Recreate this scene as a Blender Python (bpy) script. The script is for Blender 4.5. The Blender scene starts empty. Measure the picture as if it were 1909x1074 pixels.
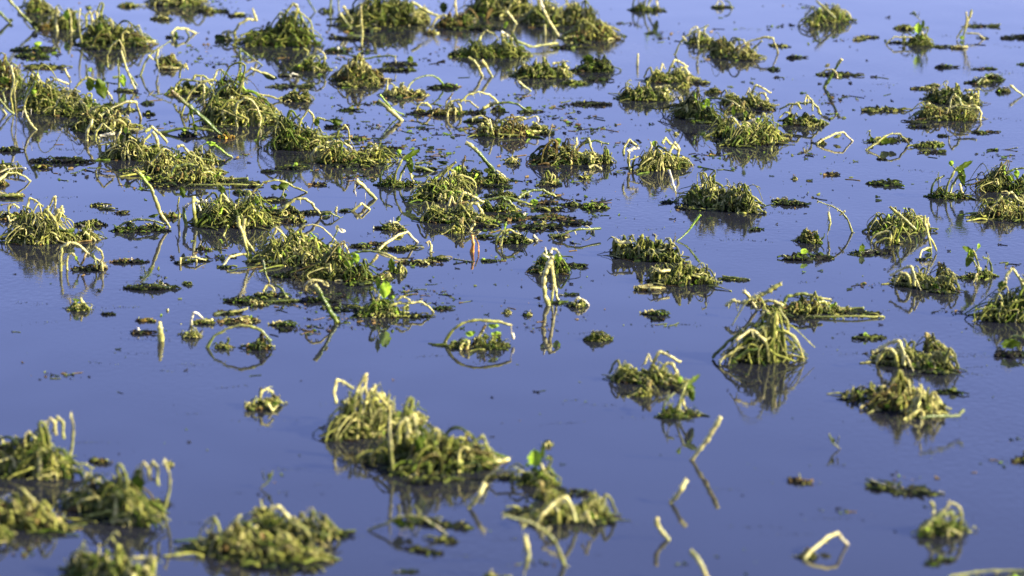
import bpy, math, random
import numpy as np
from mathutils import Vector
R = math.radians
C = bpy.context.scene.collection
sc = bpy.context.scene

# ------------------------------------------------------------------ camera
F = 6300.0                 # focal length in photo pixels
PX, PY = 555.0, 315.0      # optical centre of the picture on the photo
PITCH = R(11.5); CH = 3.4
CAM = Vector((0, 0, CH))
cd = bpy.data.cameras.new('camera'); cam = bpy.data.objects.new('camera', cd); C.objects.link(cam)
cam.location = CAM; cam.rotation_euler = (R(90) - PITCH, 0, 0)
cd.sensor_width = 36; cd.lens = 36 * F / 1909
cd.shift_x = (954.5 - PX) / 1909; cd.shift_y = -(537 - PY) / 1909
cd.clip_start = 0.1; cd.clip_end = 6000
cd.dof.use_dof = True; cd.dof.aperture_fstop = 2.3
sc.camera = cam
SP, CP = math.sin(PITCH), math.cos(PITCH)
def ray(x, y):
    a = (x - PX) / F; b = -(y - PY) / F
    return Vector((a, CP + b * SP, -SP + b * CP))
def ground(x, y):          # point of the water surface seen at a photo pixel
    d = ray(x, y); t = -CH / d.z
    return CAM + d * t
def at(x, y, yw, dep=0.0): # point seen at pixel (x, y), standing over the water row yw, dep metres further back
    Y = ground(x, yw).y + dep
    d = ray(x, y); return CAM + d * (Y / d.y)
def unit(yw): return ground(PX, yw).y / F / CP
cd.dof.focus_distance = (ground(PX, 385) - CAM).length

# ------------------------------------------------------------------ light
SUN_EL, SUN_AZ = R(27), R(105)      # azimuth clockwise from the view direction
w = bpy.data.worlds.new('World'); sc.world = w; w.use_nodes = True
nt = w.node_tree; bg = nt.nodes['Background']
sky = nt.nodes.new('ShaderNodeTexSky'); sky.sky_type = 'NISHITA'; sky.sun_disc = False
sky.sun_elevation = SUN_EL; sky.sun_rotation = SUN_AZ
sky.air_density = 1.0; sky.dust_density = 0.5; sky.ozone_density = 5.0; sky.altitude = 0
tint = nt.nodes.new('ShaderNodeMix'); tint.data_type = 'RGBA'; tint.blend_type = 'MULTIPLY'; tint.inputs[0].default_value = 1
tint.inputs[7].default_value = (1.02, .735, .97, 1)      # the violet cast of the winter sky
nt.links.new(sky.outputs[0], tint.inputs[6]); nt.links.new(tint.outputs[2], bg.inputs[0]); bg.inputs[1].default_value = 0.116
sd = bpy.data.lights.new('sun', 'SUN'); sd.energy = 5.0; sd.angle = R(0.5); sd.color = (1, .90, .66)
so = bpy.data.objects.new('sun', sd); C.objects.link(so)
sv = Vector((math.sin(SUN_AZ) * math.cos(SUN_EL), math.cos(SUN_AZ) * math.cos(SUN_EL), math.sin(SUN_EL)))
so.rotation_euler = sv.to_track_quat('Z', 'Y').to_euler()
sc.view_settings.view_transform = 'Standard'; sc.view_settings.look = 'None'
sc.view_settings.exposure = 1.78; sc.view_settings.gamma = 1

# ------------------------------------------------------------------ materials
def newmat(name):
    m = bpy.data.materials.new(name); m.use_nodes = True
    return m, m.node_tree.nodes, m.node_tree.links, m.node_tree.nodes['Principled BSDF']
def organic(name, rough, trans, nscale, lo, hi):
    m, N, L, b = newmat(name)
    at_ = N.new('ShaderNodeVertexColor'); at_.layer_name = 'Col'
    tc = N.new('ShaderNodeTexCoord')
    no = N.new('ShaderNodeTexNoise'); no.inputs['Scale'].default_value = nscale; no.inputs['Detail'].default_value = 4
    L.new(tc.outputs['Object'], no.inputs['Vector'])
    mr = N.new('ShaderNodeMapRange'); mr.inputs['From Min'].default_value = .3; mr.inputs['From Max'].default_value = .7
    mr.inputs['To Min'].default_value = lo; mr.inputs['To Max'].default_value = hi
    L.new(no.outputs['Fac'], mr.inputs['Value'])
    mx = N.new('ShaderNodeVectorMath'); mx.operation = 'SCALE'
    L.new(at_.outputs['Color'], mx.inputs[0]); L.new(mr.outputs[0], mx.inputs['Scale'])
    L.new(mx.outputs[0], b.inputs['Base Color'])
    b.inputs['Roughness'].default_value = rough; b.inputs['Specular IOR Level'].default_value = .45 if name == 'wet_stem' else .12
    bp = N.new('ShaderNodeBump'); bp.inputs['Strength'].default_value = .6; bp.inputs['Distance'].default_value = .002
    n2 = N.new('ShaderNodeTexNoise'); n2.inputs['Scale'].default_value = nscale * 4
    L.new(tc.outputs['Object'], n2.inputs['Vector']); L.new(n2.outputs['Fac'], bp.inputs['Height'])
    L.new(bp.outputs[0], b.inputs['Normal'])
    if trans > 0:
        out = N['Material Output']; t = N.new('ShaderNodeBsdfTranslucent'); ms = N.new('ShaderNodeMixShader')
        ms.inputs[0].default_value = trans; L.new(mx.outputs[0], t.inputs[0])
        L.new(b.outputs[0], ms.inputs[1]); L.new(t.outputs[0], ms.inputs[2]); L.new(ms.outputs[0], out.inputs[0])
    return m
M_STEM = organic('wet_stem', .3, 0, 90, .72, 1.2)
M_TANGLE = organic('withered_shreds', .55, .05, 60, .5, 1.4)
M_LEAF = organic('wilted_leaf', .4, .4, 70, .6, 1.3)
M_DEB = organic('sodden_debris', .6, 0, 40, .7, 1.3)

def water_mat():
    m, N, L, b = newmat('flood_water')
    b.inputs['Base Color'].default_value = (.012, .013, .018, 1)
    b.inputs['Roughness'].default_value = .0; b.inputs['IOR'].default_value = 1.43
    tc = N.new('ShaderNodeTexCoord')
    def noise(scale, det, sx, sy):
        mp = N.new('ShaderNodeMapping'); mp.inputs['Scale'].default_value = (sx, sy, 1)
        n = N.new('ShaderNodeTexNoise'); n.inputs['Scale'].default_value = scale; n.inputs['Detail'].default_value = det
        L.new(tc.outputs['Object'], mp.inputs[0]); L.new(mp.outputs[0], n.inputs['Vector']); return n
    swell = noise(1.1, 2, 1, .6); rip = noise(34, 3, 1, .8); patch = noise(.55, 3, 1, .5)
    ra = N.new('ShaderNodeMapRange'); ra.inputs['From Min'].default_value = .49; ra.inputs['From Max'].default_value = .63
    ra.inputs['To Min'].default_value = .02; ra.inputs['To Max'].default_value = 1
    L.new(patch.outputs['Fac'], ra.inputs['Value'])
    mu = N.new('ShaderNodeMath'); mu.operation = 'MULTIPLY'; L.new(rip.outputs['Fac'], mu.inputs[0]); L.new(ra.outputs[0], mu.inputs[1])
    b1 = N.new('ShaderNodeBump'); b1.inputs['Strength'].default_value = 1; b1.inputs['Distance'].default_value = .006
    b2 = N.new('ShaderNodeBump'); b2.inputs['Strength'].default_value = 1; b2.inputs['Distance'].default_value = .0013
    L.new(swell.outputs['Fac'], b1.inputs['Height']); L.new(mu.outputs[0], b2.inputs['Height'])
    L.new(b1.outputs[0], b2.inputs['Normal']); L.new(b2.outputs[0], b.inputs['Normal'])
    return m
M_WATER = water_mat()

# ------------------------------------------------------------------ setting
def sheet(name, size, z, mat, label, cat):
    me = bpy.data.meshes.new(name)
    me.from_pydata([(-size, -200, z), (size, -200, z), (size, size, z), (-size, size, z)], [], [(0, 1, 2, 3)])
    me.materials.append(mat); o = bpy.data.objects.new(name, me); C.objects.link(o)
    o['kind'] = 'structure'; o['label'] = label; o['category'] = cat
    return o
sheet('water', 3000, 0, M_WATER, 'still blue flood water covering the field and mirroring the sky', 'water')
mm, N_, L_, b_ = newmat('mud'); b_.inputs['Base Color'].default_value = (.05, .04, .025, 1); b_.inputs['Roughness'].default_value = .9
sheet('ground', 3000, -.25, mm, 'dark drowned field soil under the flood water', 'ground')

# ------------------------------------------------------------------ mesh helpers
PAL = dict(C=(.48, .44, .155), S=(.27, .275, .055), O=(.095, .118, .018), G=(.072, .115, .009), D=(.016, .028, .006),
           K=(.008, .0075, .005), W=(.60, .56, .38), R=(.66, .29, .05), A=(.36, .22, .035), B=(.15, .10, .03), Y=(.26, .41, .03), T=(.30, .27, .11))
def mixc(a, b, t): return tuple(a[i] * (1 - t) + b[i] * t for i in range(3))
def jit(c, rng, a=.18):
    k = 1 + rng.uniform(-a, a); return (c[0] * k * (1 + rng.uniform(-.06, .06)), c[1] * k, c[2] * k * (1 + rng.uniform(-.12, .12)))
def tone(c, rng):
    k = rng.choice((.28, .4, .55, .8, 1.0, 1.12)); return (c[0] * k, c[1] * k * (1 + .1 * (k < .7)), c[2] * k)
class MB:
    def __init__(s): s.v = []; s.f = []; s.c = []
    def tube(s, pts, radii, cols, sides=5, cap=True, flat=1.0, tw=0.0):
        n = len(pts); base = len(s.v); prev = None
        for i, p in enumerate(pts):
            t = (pts[min(i + 1, n - 1)] - pts[max(i - 1, 0)])
            if t.length < 1e-9: t = Vector((0, 0, 1))
            t.normalize()
            if prev is None:
                a = Vector((0, 1, 0)) if abs(t.y) < .9 else Vector((1, 0, 0)); u = t.cross(a).normalized()
            else:
                u = prev - t * prev.dot(t)
                if u.length < 1e-6: u = t.cross(Vector((.3, 1, .2)))
                u.normalize()
            prev = u; v = t.cross(u)
            for k in range(sides):
                a = 2 * math.pi * k / sides; e = (math.cos(a), math.sin(a) * flat); b = tw * i
                s.v.append(p + (u * (e[0] * math.cos(b) - e[1] * math.sin(b)) + v * (e[0] * math.sin(b) + e[1] * math.cos(b))) * radii[i]); s.c.append(cols[i])
        for i in range(n - 1):
            for k in range(sides):
                a = base + i * sides + k; b = base + i * sides + (k + 1) % sides
                s.f.append((a, b, b + sides, a + sides))
        if cap:
            s.f.append(tuple(base + k for k in range(sides))[::-1]); s.f.append(tuple(base + (n - 1) * sides + k for k in range(sides)))
    def grid(s, P, nu, nv, cols):
        base = len(s.v); s.v += P; s.c += cols
        for i in range(nu - 1):
            for j in range(nv - 1):
                a = base + i * nv + j; s.f.append((a, a + 1, a + nv + 1, a + nv))
    def build(s, name, mat, parent=None, origin=Vector((0, 0, 0))):
        me = bpy.data.meshes.new(name)
        off = origin
        me.from_pydata([tuple(p - off) for p in s.v], [], s.f)
        ca = me.color_attributes.new('Col', 'FLOAT_COLOR', 'POINT')
        arr = np.ones((len(s.v), 4), dtype=np.float32); arr[:, :3] = np.array(s.c, dtype=np.float32); ca.data.foreach_set('color', arr.ravel())
        me.polygons.foreach_set('use_smooth', [True] * len(me.polygons))
        me.materials.append(mat); me.update()
        o = bpy.data.objects.new(name, me); C.objects.link(o)
        if parent: o.parent = parent
        else: o.location = origin
        return o
def smooth(pts, k):
    out = []; n = len(pts)
    for i in range(n - 1):
        p0 = pts[max(i - 1, 0)]; p1 = pts[i]; p2 = pts[i + 1]; p3 = pts[min(i + 2, n - 1)]
        for j in range(k):
            t = j / k
            out.append(.5 * ((2 * p1) + (p2 - p0) * t + (2 * p0 - 5 * p1 + 4 * p2 - p3) * t * t + (3 * p1 - p0 - 3 * p2 + p3) * t ** 3))
    out.append(pts[-1]); return out
def rv(rng, a=1): return Vector((rng.uniform(-a, a), rng.uniform(-a, a), rng.uniform(-a, a)))

def filament(mb, rng, p, d, length, r, col, droop=1.0, seg=6, sides=3):
    """a limp shred: starts at p along d, bends down with its own weight"""
    pts = [p.copy()]; d = d.normalized(); st = length / seg; curl = rv(rng, .35)
    for i in range(seg):
        d = (d + Vector((0, 0, -droop * .35)) + curl * .5 + rv(rng, .18)).normalized()
        q = pts[-1] + d * st
        if q.z < .001: q.z = .001
        pts.append(q)
    rr = [r * (1 - .6 * i / seg) for i in range(seg + 1)]
    mb.tube(pts, rr, [col] * (seg + 1), sides)
def wiggle(mb, rng, p, length, r, col):
    seg = 8; st = length / seg; d = rv(rng); d.y *= .7; d.normalize(); ax = rv(rng).normalized(); k = rng.uniform(.25, .75); pts = [p.copy()]
    for i in range(seg):
        d = (d + ax.cross(d) * k + rv(rng, .25) + Vector((0, 0, -.12))).normalized()
        if rng.random() < .2: ax = rv(rng).normalized()
        q = pts[-1] + d * st; q.z = max(q.z, .001); pts.append(q)
    mb.tube(pts, [r * (1 - .5 * abs(2 * i / seg - .7)) * rng.uniform(.8, 1.2) for i in range(seg + 1)], [jit(col, rng, .1)] * (seg + 1), 4)
def fuzz(mb, rng, pts, rad, u, n, col, L=(1.2, 3.2)):
    for _ in range(n):
        i = rng.randrange(len(pts) - 1); p = pts[i].lerp(pts[i + 1], rng.random())
        d = rv(rng); d.z = abs(d.z) * 1.1; d.normalize()
        a = p + d * rad[i] * .7; l = u * rng.uniform(*L)
        b = a + d * l * .55 + rv(rng, l * .2); c = a + d * l + rv(rng, l * .35)
        if min(a.z, b.z, c.z) < .0005: continue
        mb.tube([a, b, c], [u * .32, u * .24, u * .1], [jit(col, rng)] * 3, 3, False)
def curl(mb, rng, p, size, r, col):
    ax = rv(rng).normalized(); u = ax.orthogonal().normalized(); v = ax.cross(u)
    turns = rng.uniform(.6, 1.5); n = int(7 * turns) + 3; a0 = rng.uniform(0, 6.3); pts = []
    for i in range(n):
        t = i / (n - 1); a = a0 + turns * 6.283 * t; k = size * (1 - .45 * t)
        q = p + (u * math.cos(a) + v * math.sin(a)) * k + ax * size * .8 * t
        q.z = max(q.z, .001); pts.append(q)
    mb.tube(pts, [r * (1 - .5 * i / n) for i in range(n)], [col] * n, 3)
def shred(mb, rng, p, size, col, flat=.5):
    """small crumpled piece of leaf"""
    a = rv(rng); a.z *= (1 - flat); a.normalize(); b = a.cross(rv(rng)).normalized()
    if flat > .7: b = (a.cross(Vector((0, 0, 1))) + rv(rng, .3)).normalized()
    nrm = a.cross(b); L = size * rng.uniform(.7, 1.5); W = size * rng.uniform(.3, .7)
    P = []; cc = []
    c2 = jit(col, rng, .25)
    for i in range(4):
        t = i / 3 - .5; wd = W * (1 - abs(t) * 1.2) + rng.uniform(0, W * .25)
        bow = nrm * (rng.uniform(-.2, .2) * size)
        for j in (-1, 0, 1):
            q = p + a * L * t + b * wd * j * .5 + bow + nrm * (.18 * size * (1 if j else -1)); q.z = max(q.z, .0012)
            P.append(q); cc.append(c2)
    mb.grid(P, 4, 3, cc)

# ------------------------------------------------------------------ pieces (all measured in photo pixels)
def s(pts, r=3, col='S', yw=None, y2=None, tip=None, hang=None, fz=1.0, d=0, taper=.75, lab=None):
    return ('s', pts, r, col, yw, y2, tip, hang, fz, d, taper, lab)
def m(x0, x1, yt, mix='SSCOG', dens=1.0, yw=None, deep=.3, d=0, lab=None): return ('m', x0, x1, yt, mix, dens, yw, deep, d, lab)
def l(x, y, wd, h, col='G', ang=0, yw=None, kind='hang', d=0): return ('l', x, y, wd, h, col, ang, yw, kind, d)
def r(x0, x1, h=5, mix='DDDKOS', dens=1.0, yw=None, deep=.22): return ('r', x0, x1, h, mix, dens, yw, deep)

def do_stem(pc, yw0, rng):
    _, pts, rad, col, yw, y2, tip, hang, fz, d, taper, lab = pc
    if yw is None: yw = yw0
    if y2 is None: y2 = yw
    u = unit(yw); n = len(pts); wander = rng.uniform(-1, 1) * 5 * u
    lens = [0]
    for i in range(1, n): lens.append(lens[-1] + math.hypot(pts[i][0] - pts[i - 1][0], pts[i][1] - pts[i - 1][1]))
    tot = lens[-1]; W = []
    for i, (x, y) in enumerate(pts):
        t = lens[i] / tot; row = yw * (1 - t) + y2 * t
        end = (i in (0, n - 1)) and abs(y - row) < 3
        dep = d * u + (0 if end else wander * math.sin(t * 3.14) * 2)
        p = at(x, y, row, dep)
        W.append(p)
        if end:
            ex = Vector(p); ex.z = -.012
            if i == 0: W.insert(0, ex)
            else: W.append(ex)
    W2 = [W[0]]
    for a, b in zip(W, W[1:]):          # kinks between the given points
        if (b - a).length > 9 * u and b.z > 0 and a.z > 0:
            W2.append(a.lerp(b, rng.uniform(.35, .65)) + rv(rng, min(rad, 3) * u * .35))
        W2.append(b)
    P = smooth(W2, 4); N = len(P); rad *= .88
    c0 = PAL[col[0]]; c1 = PAL[col[-1]] if len(col) > 1 else c0; cm = PAL[rng.choice('OSBG')]
    rr = []; cc = []; ph = rng.uniform(0, 9); w1 = rng.uniform(.8, 1.7); w3 = 0; patch = 1.0
    for i in range(N):
        t = i / (N - 1); w3 = w3 * .7 + rng.uniform(-.1, .1)
        q = rad * u * (1 - (1 - taper) * t) * (1 + .14 * math.sin(i * w1 + ph) + w3); rr.append(max(q, u * .4))
        kk = t * (len(col) - 1); c = mixc(PAL[col[int(kk)]], PAL[col[min(int(kk) + 1, len(col) - 1)]], kk - int(kk))
        if rng.random() < .3: c = mixc(c, cm, rng.uniform(.1, .5))
        if tip and t > .82: c = PAL[tip]
        patch = patch * .75 + rng.uniform(.45, 1.15) * .25; c = mixc((0, 0, 0), c, min(1, patch * 1.15)); cc.append(jit(c, rng, .2))
        if 0 < i < N - 1: P[i] = P[i] + rv(rng, rad * u * .13)
    mb = MB(); mb.tube(P, rr, cc, 8 if rad > 2 else 6, True, rng.uniform(.6, .95), rng.uniform(-.12, .12))
    pale = mixc(c0, PAL['C'], .75)
    if fz > 0: fuzz(mb, rng, P, rr, u, int(tot * .7 * fz), pale)
    h = int(tot / 7) if hang is None else hang * 2
    for _ in range(h):
        i = rng.randrange(N); filament(mb, rng, P[i], rv(rng) + Vector((0, 0, .1)), u * rng.uniform(4, 13), u * rng.uniform(.5, 1.3), jit(mixc(PAL['O'], PAL['C'], rng.random()), rng), 1.5, 5, 4)
    return 'stem', mb, M_STEM, lab

def do_mound(pc, yw0, rng):
    _, x0, x1, yt, mix, dens, yw, deep, d, lab = pc
    if yw is None: yw = yw0
    u = unit(yw); cx = (x0 + x1) / 2; hw = (x1 - x0) / 2; H = (yw - yt); mix = mix + rng.choice(('', 'GGD', 'BB', 'CC', 'OOD', 'BOD', 'GO'))
    c = ground(cx, yw); mb = MB(); DR = deep * hw * 1.6 + 3
    bumps = [(rng.uniform(-.8, .8), rng.uniform(.15, .4), rng.uniform(.45, 1.0)) for _ in range(3 + int(hw / 14))]
    b0 = max(bumps, key=lambda b: b[2]); bumps.append((b0[0], .22, 1.0))
    def env(a):
        e = .42
        for bc, bw, bh in bumps: e = max(e, bh * math.exp(-((a - bc) / bw) ** 2))
        return H * e * max(0, 1 - abs(a) ** 4.0) ** .5
    def spot():
        a = rng.uniform(-1, 1); b = rng.uniform(-1, 1) * math.sqrt(max(0, 1 - a * a)); return a, b
    area = 2 * hw * H
    # leaf shreds at heart and foot, darkened to paint shade into the gaps
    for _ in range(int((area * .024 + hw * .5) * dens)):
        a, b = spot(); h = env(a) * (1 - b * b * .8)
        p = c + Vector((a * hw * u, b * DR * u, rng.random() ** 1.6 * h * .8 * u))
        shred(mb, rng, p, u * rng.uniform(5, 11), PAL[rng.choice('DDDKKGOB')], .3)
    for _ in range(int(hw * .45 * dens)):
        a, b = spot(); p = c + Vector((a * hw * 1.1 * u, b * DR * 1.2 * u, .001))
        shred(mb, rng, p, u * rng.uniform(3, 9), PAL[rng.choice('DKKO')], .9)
    # limp stalks lying flat around the foot
    for _ in range(int((hw * .28 + 2) * dens)):
        a = rng.uniform(-1.2, 1.2); b = rng.uniform(-1.1, 1.1); L = rng.uniform(.25, .7) * max(hw, 14); g = rng.uniform(-1.2, 1.2); sg = rng.choice((-1, 1))
        p = c + Vector((a * hw * u * .9, b * DR * u, .002)); zz = rng.uniform(0, 3.5) * u
        Q = [p, p + Vector((sg * L * .3 * u, g * L * .3 * u, zz)), p + Vector((sg * L * .65 * u, g * L * .5 * u, zz * .6)), p + Vector((sg * L * u, g * L * .95 * u, 0))]
        Q = smooth([q + Vector((rng.uniform(-1, 1) * u, rng.uniform(-3, 3) * u, 0)) for q in Q], 4); rad = u * rng.choice((.9, 1.3, 1.8, 2.4)); cl = tone(PAL[rng.choice('SOOGCB')], rng)
        for q in Q: q.z = max(q.z, .0006)
        mb.tube(Q, [rad * (1 - .5 * i / len(Q)) * rng.uniform(.8, 1.2) for i in range(len(Q))], [jit(cl, rng) for _ in Q], 6, True, rng.uniform(.5, .8), .1)
    # crumpled leaf pieces hanging in the stalks
    for _ in range(int((area * .007 + 1) * dens)):
        a, b = spot(); h = env(a) * (1 - b * b * .7)
        p = c + Vector((a * hw * u, b * DR * u, h * rng.uniform(.3, .95) * u))
        shred(mb, rng, p, u * rng.uniform(6, 13), PAL[rng.choice(mix + 'GGYO')], .1)
    # limp stalks: up, a kink, over, and down again
    for _ in range(int((area * .027 + hw * .34) * dens)):
        a, b = spot(); h = env(a) * (1 - b * b * .5) * rng.choice((.5, .75, .9, 1.05, 1.3))
        sg = rng.choice((-1, 1)); span = rng.uniform(.1, .8) * max(H * .8, 12); x = a * hw; y = b * DR
        lean = rng.uniform(-.35, .35) * h; V = lambda X, Y, Z: c + Vector((X * u, Y * u, Z * u))
        dy = rng.uniform(-.4, .4) * span
        Q = [V(x, y, -4), V(x + lean * .4 - sg * span * .08, y, h * .5), V(x + lean, y + dy * .3, h),
             V(x + lean + sg * span * rng.uniform(.25, .6), y + dy * .6, h * rng.uniform(.75, 1.02)), V(x + lean + sg * span, y + dy, h * rng.uniform(.15, .7))]
        if rng.random() < .5: Q.append(V(x + lean + sg * span * rng.uniform(.7, 1.3), y + dy * 1.3, 0))
        Q = [Q[0]] + [q + rv(rng, u * 1.6) for q in Q[1:]]
        P = smooth(Q, 4); rad = u * rng.choice((1.0, 1.3, 1.7, 2.2, 3.0)); col = tone(PAL[rng.choice(mix)], rng); c2 = mixc(tone(PAL[rng.choice(mix)], rng), col, .4)
        n = len(P); rr = []; w3 = 0
        for i in range(n):
            w3 = w3 * .6 + rng.uniform(-.14, .14); rr.append(rad * (1 - .4 * i / n) * (1 + w3))
            if i: P[i] = P[i] + rv(rng, rad * .28)
            if P[i].z < 0 and i > 3: P[i].z = .0005
        mb.tube(P, rr, [jit(mixc(col, c2, i / (n - 1)), rng, .15) for i in range(n)], 6, True, rng.uniform(.45, .9), rng.uniform(-.2, .2))
        fuzz(mb, rng, P, rr, u, int(n * .6), PAL['C'])
        for _ in range(rng.choice((0, 1, 1, 2, 3))):
            filament(mb, rng, P[rng.randrange(n // 3, n)], rv(rng), u * rng.uniform(5, 16), u * rng.uniform(.5, 1.2), tone(PAL[rng.choice(mix)], rng), 1.6, 6, 4)
    for _ in range(int((area * .013 + hw * .15) * dens)):
        a, b = spot(); h = env(a) * (1 - b * b * .7)
        p = c + Vector((a * hw * u, b * DR * u, max(.002, h * rng.random() ** .6 * u)))
        wiggle(mb, rng, p, u * rng.uniform(7, 22), u * rng.uniform(.6, 1.6), tone(PAL[rng.choice(mix)], rng))
    for _ in range(int((area * .006 + hw * .08) * dens)):
        a, b = spot(); b = -abs(b); h = env(a) * (1 - b * b * .7)
        p = c + Vector((a * hw * u, b * DR * u, max(.004, h * rng.random() ** .5 * u)))
        curl(mb, rng, p, u * rng.uniform(2.5, 6.5), u * rng.uniform(.8, 1.8), tone(PAL[rng.choice(mix)], rng))
    return 'withered_foliage', mb, M_TANGLE, lab

def do_leaf(pc, yw0, rng):
    _, x, y, wd, h, col, ang, yw, kind, d = pc
    if yw is None: yw = yw0
    u = unit(yw); mb = MB(); c = at(x, y, yw, d * u)
    ca, sa = math.cos(R(ang)), math.sin(R(ang)); nu, nv = 13, 7; P = []; cc = []
    yaw = rng.uniform(-.7, .7); base = PAL[col]; ph = rng.uniform(0, 6)
    for i in range(nu):
        t = i / (nu - 1)
        lobe = (math.sin(math.pi * min(1, t * 1.05 + .02)) ** .6) * (.72 + .28 * abs(math.sin(t * 10 + ph)))
        for j in range(nv):
            q = j / (nv - 1) * 2 - 1
            lx = (q * .5 * lobe) * wd; lz = (t - .5) * h - abs(q) * lobe * .08 * h * (-1)
            fold = abs(q) * lobe * wd * .22 + math.sin(t * 7 + q * 3 + ph) * .07 * wd + rng.uniform(-.02, .02) * wd
            X = lx * ca - lz * sa; Z = lx * sa + lz * ca
            if kind == 'flat':
                v = Vector((X * u, fold * u * .5 + Z * u * 2.6, (abs(fold) * .35 + 1.2) * u))
                v.z += .3 * u
            else: v = Vector((X * u, (fold + X * yaw) * u, Z * u))
            p = c + v; p.z = max(p.z, .001)
            P.append(p); cc.append(jit(mixc(base, PAL['O'], .35 if abs(q) < .1 else 0), rng, .15))
    mb.grid(P, nu, nv, cc)
    return 'leaf', mb, M_LEAF, None

def do_raft(pc, yw0, rng):
    _, x0, x1, H, mix, dens, yw, deep = pc
    if yw is None: yw = yw0
    u = unit(yw); cx = (x0 + x1) / 2; hw = (x1 - x0) / 2; c = ground(cx, yw); mb = MB(); DR = max(5, hw * deep * 2.2)
    def spot():
        a = rng.uniform(-1, 1); k = (1 - abs(a) ** 2.2) ** .6; return a, rng.uniform(-1, 1) * k, k
    for _ in range(int((9 + hw * 1.3) * dens)):
        a, b, k = spot(); p = c + Vector((a * hw * u, b * DR * u, rng.random() * H * .45 * k * u + .0015))
        shred(mb, rng, p, u * rng.uniform(4, 13), mixc(PAL[rng.choice(mix)], PAL['K'], rng.choice((.2, .6, .85))), .85)
    for _ in range(int((2 + hw * .2) * dens)):
        a, b, k = spot(); p = c + Vector((a * hw * .9 * u, b * DR * u, rng.random() * H * .5 * k * u + .002)); L = u * rng.uniform(8, 22); g = rng.uniform(-.5, .5)
        q = p + Vector((L * .5, g * L * .5, u * H * rng.uniform(0, .5))); e = p + Vector((L, g * L + rng.uniform(-.2, .2) * L, 0)); cc = jit(mixc(PAL[rng.choice(mix)], PAL['K'], rng.choice((0, .4, .7))), rng)
        P_ = smooth([p, q, e], 4); mb.tube(P_, [u * rng.uniform(.8, 1.6) for _ in P_], [jit(cc, rng) for _ in P_], 5, True, .7)
    for _ in range(int((1 + hw * .14) * dens)):
        a, b, k = spot(); p = c + Vector((a * hw * .9 * u, b * DR * u, H * k * .6 * u + .002))
        wiggle(mb, rng, p, u * rng.uniform(4, 12), u * rng.uniform(.5, 1.0), jit(PAL[rng.choice(mix + 'S')], rng))
    for _ in range(int(3 + hw * .3)):       # crumbs drifting around it
        p = c + Vector((rng.gauss(0, hw * .9) * u, rng.gauss(0, DR * 1.3) * u, .0015)); CRUMBS.append((p, u * rng.uniform(1.5, 4.5)))
    return 'shreds', mb, M_DEB, None
DO = dict(s=do_stem, m=do_mound, l=do_leaf, r=do_raft)
CRUMBS = []
def P(name, cat, label, x, yw, pieces, group=None, kind=None):
    rng = random.Random(int(x * 131 + yw * 7)); org = ground(x, yw)
    res = [DO[p[0]](p, yw, rng) for p in pieces]
    if len(res) == 1:
        nm, mb, mat, lab = res[0]; root = mb.build(name, mat, None, org)
    else:
        root = bpy.data.objects.new(name, None); C.objects.link(root); root.location = org; root.empty_display_size = .05
        for nm, mb, mat, lab in res:
            o = mb.build(nm, mat, root, org)
            if lab: o['label'] = lab
    root['label'] = label; root['category'] = cat
    if group: root['group'] = group
    if kind: root['kind'] = kind
    return root
GP = 'wilted plants standing in the flood water'; GS = 'broken stems sticking out of the flood water'
GR = 'rafts of dead leaves floating on the water'; GF = 'small plant scraps floating on the water'
def plant(*a): return P('wilted_plant', 'plant', *a, group=GP)
def stalk(*a): return P('broken_stem', 'stem', *a, group=GS)
def raft(*a): return P('leaf_raft', 'dead leaves', *a, group=GR)
def scrap(*a): return P('plant_scrap', 'plant scrap', *a, group=GF)

# ------------------------------------------------------------------ the plants, row by row from the far edge
# --- far rows
plant('blurred pale heap cut off by the top edge, close to the top left corner', 70, 22, [m(52, 92, -14, 'SSCO'), s([(84, 22), (80, -2), (66, -10)], 2.5, 'S')])
plant('blurred far plant with pale stubs dangling into the water, right of the golden lump', 118, 58, [m(92, 146, 5, 'SSCOG', .8, yw=52), s([(106, 58), (104, 34), (110, 20)], 3, 'SC'), s([(133, 57), (132, 34), (126, 16)], 3, 'CS'), l(124, 28, 14, 18, 'Y')])
stalk('long pale stalk slanting down to a golden lump near the top left corner', 62, 56, [s([(8, -12), (22, 6), (40, 26), (57, 42), (68, 55)], 3.2, 'SG', hang=1), l(64, 47, 14, 16, 'D'), m(72, 90, 38, 'SAAC', 1.2, yw=54)])
stalk('thick dark green stalk leaning out of the left edge in the top left corner', 14, 43, [s([(-14, 12), (0, 24), (18, 42)], 3.4, 'GO', fz=.4, hang=0), l(20, 38, 10, 8, 'O')])
scrap('small mossy tuft on open water behind the big heap with the tall left stem', 238, 12, [r(222, 262, 6, 'DOSG', 1.1), m(228, 248, 2, 'OOS', .9)])
plant('broad blurred heap cut off by the top edge, fourth from the left corner', 330, 8, [m(288, 372, -30, 'SOOSG'), s([(300, 8), (290, -8), (300, -22)], 2.5, 'O')])
scrap('round blurred mossy ball just below the broad heap at the top edge', 386, 22, [m(372, 402, 12, 'OSS', 1.1), r(395, 424, 3)])
scrap('flat dark scrap floating right of the blurred mossy ball', 438, 30, [r(426, 452, 5, 'DKOS')])
scrap('small pale and dark scrap floating between tall left heap and top edge heap', 303, 36, [r(284, 318, 6, 'DOCS'), s([(298, 30), (314, 36)], 2.8, 'C', hang=0)])
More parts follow.
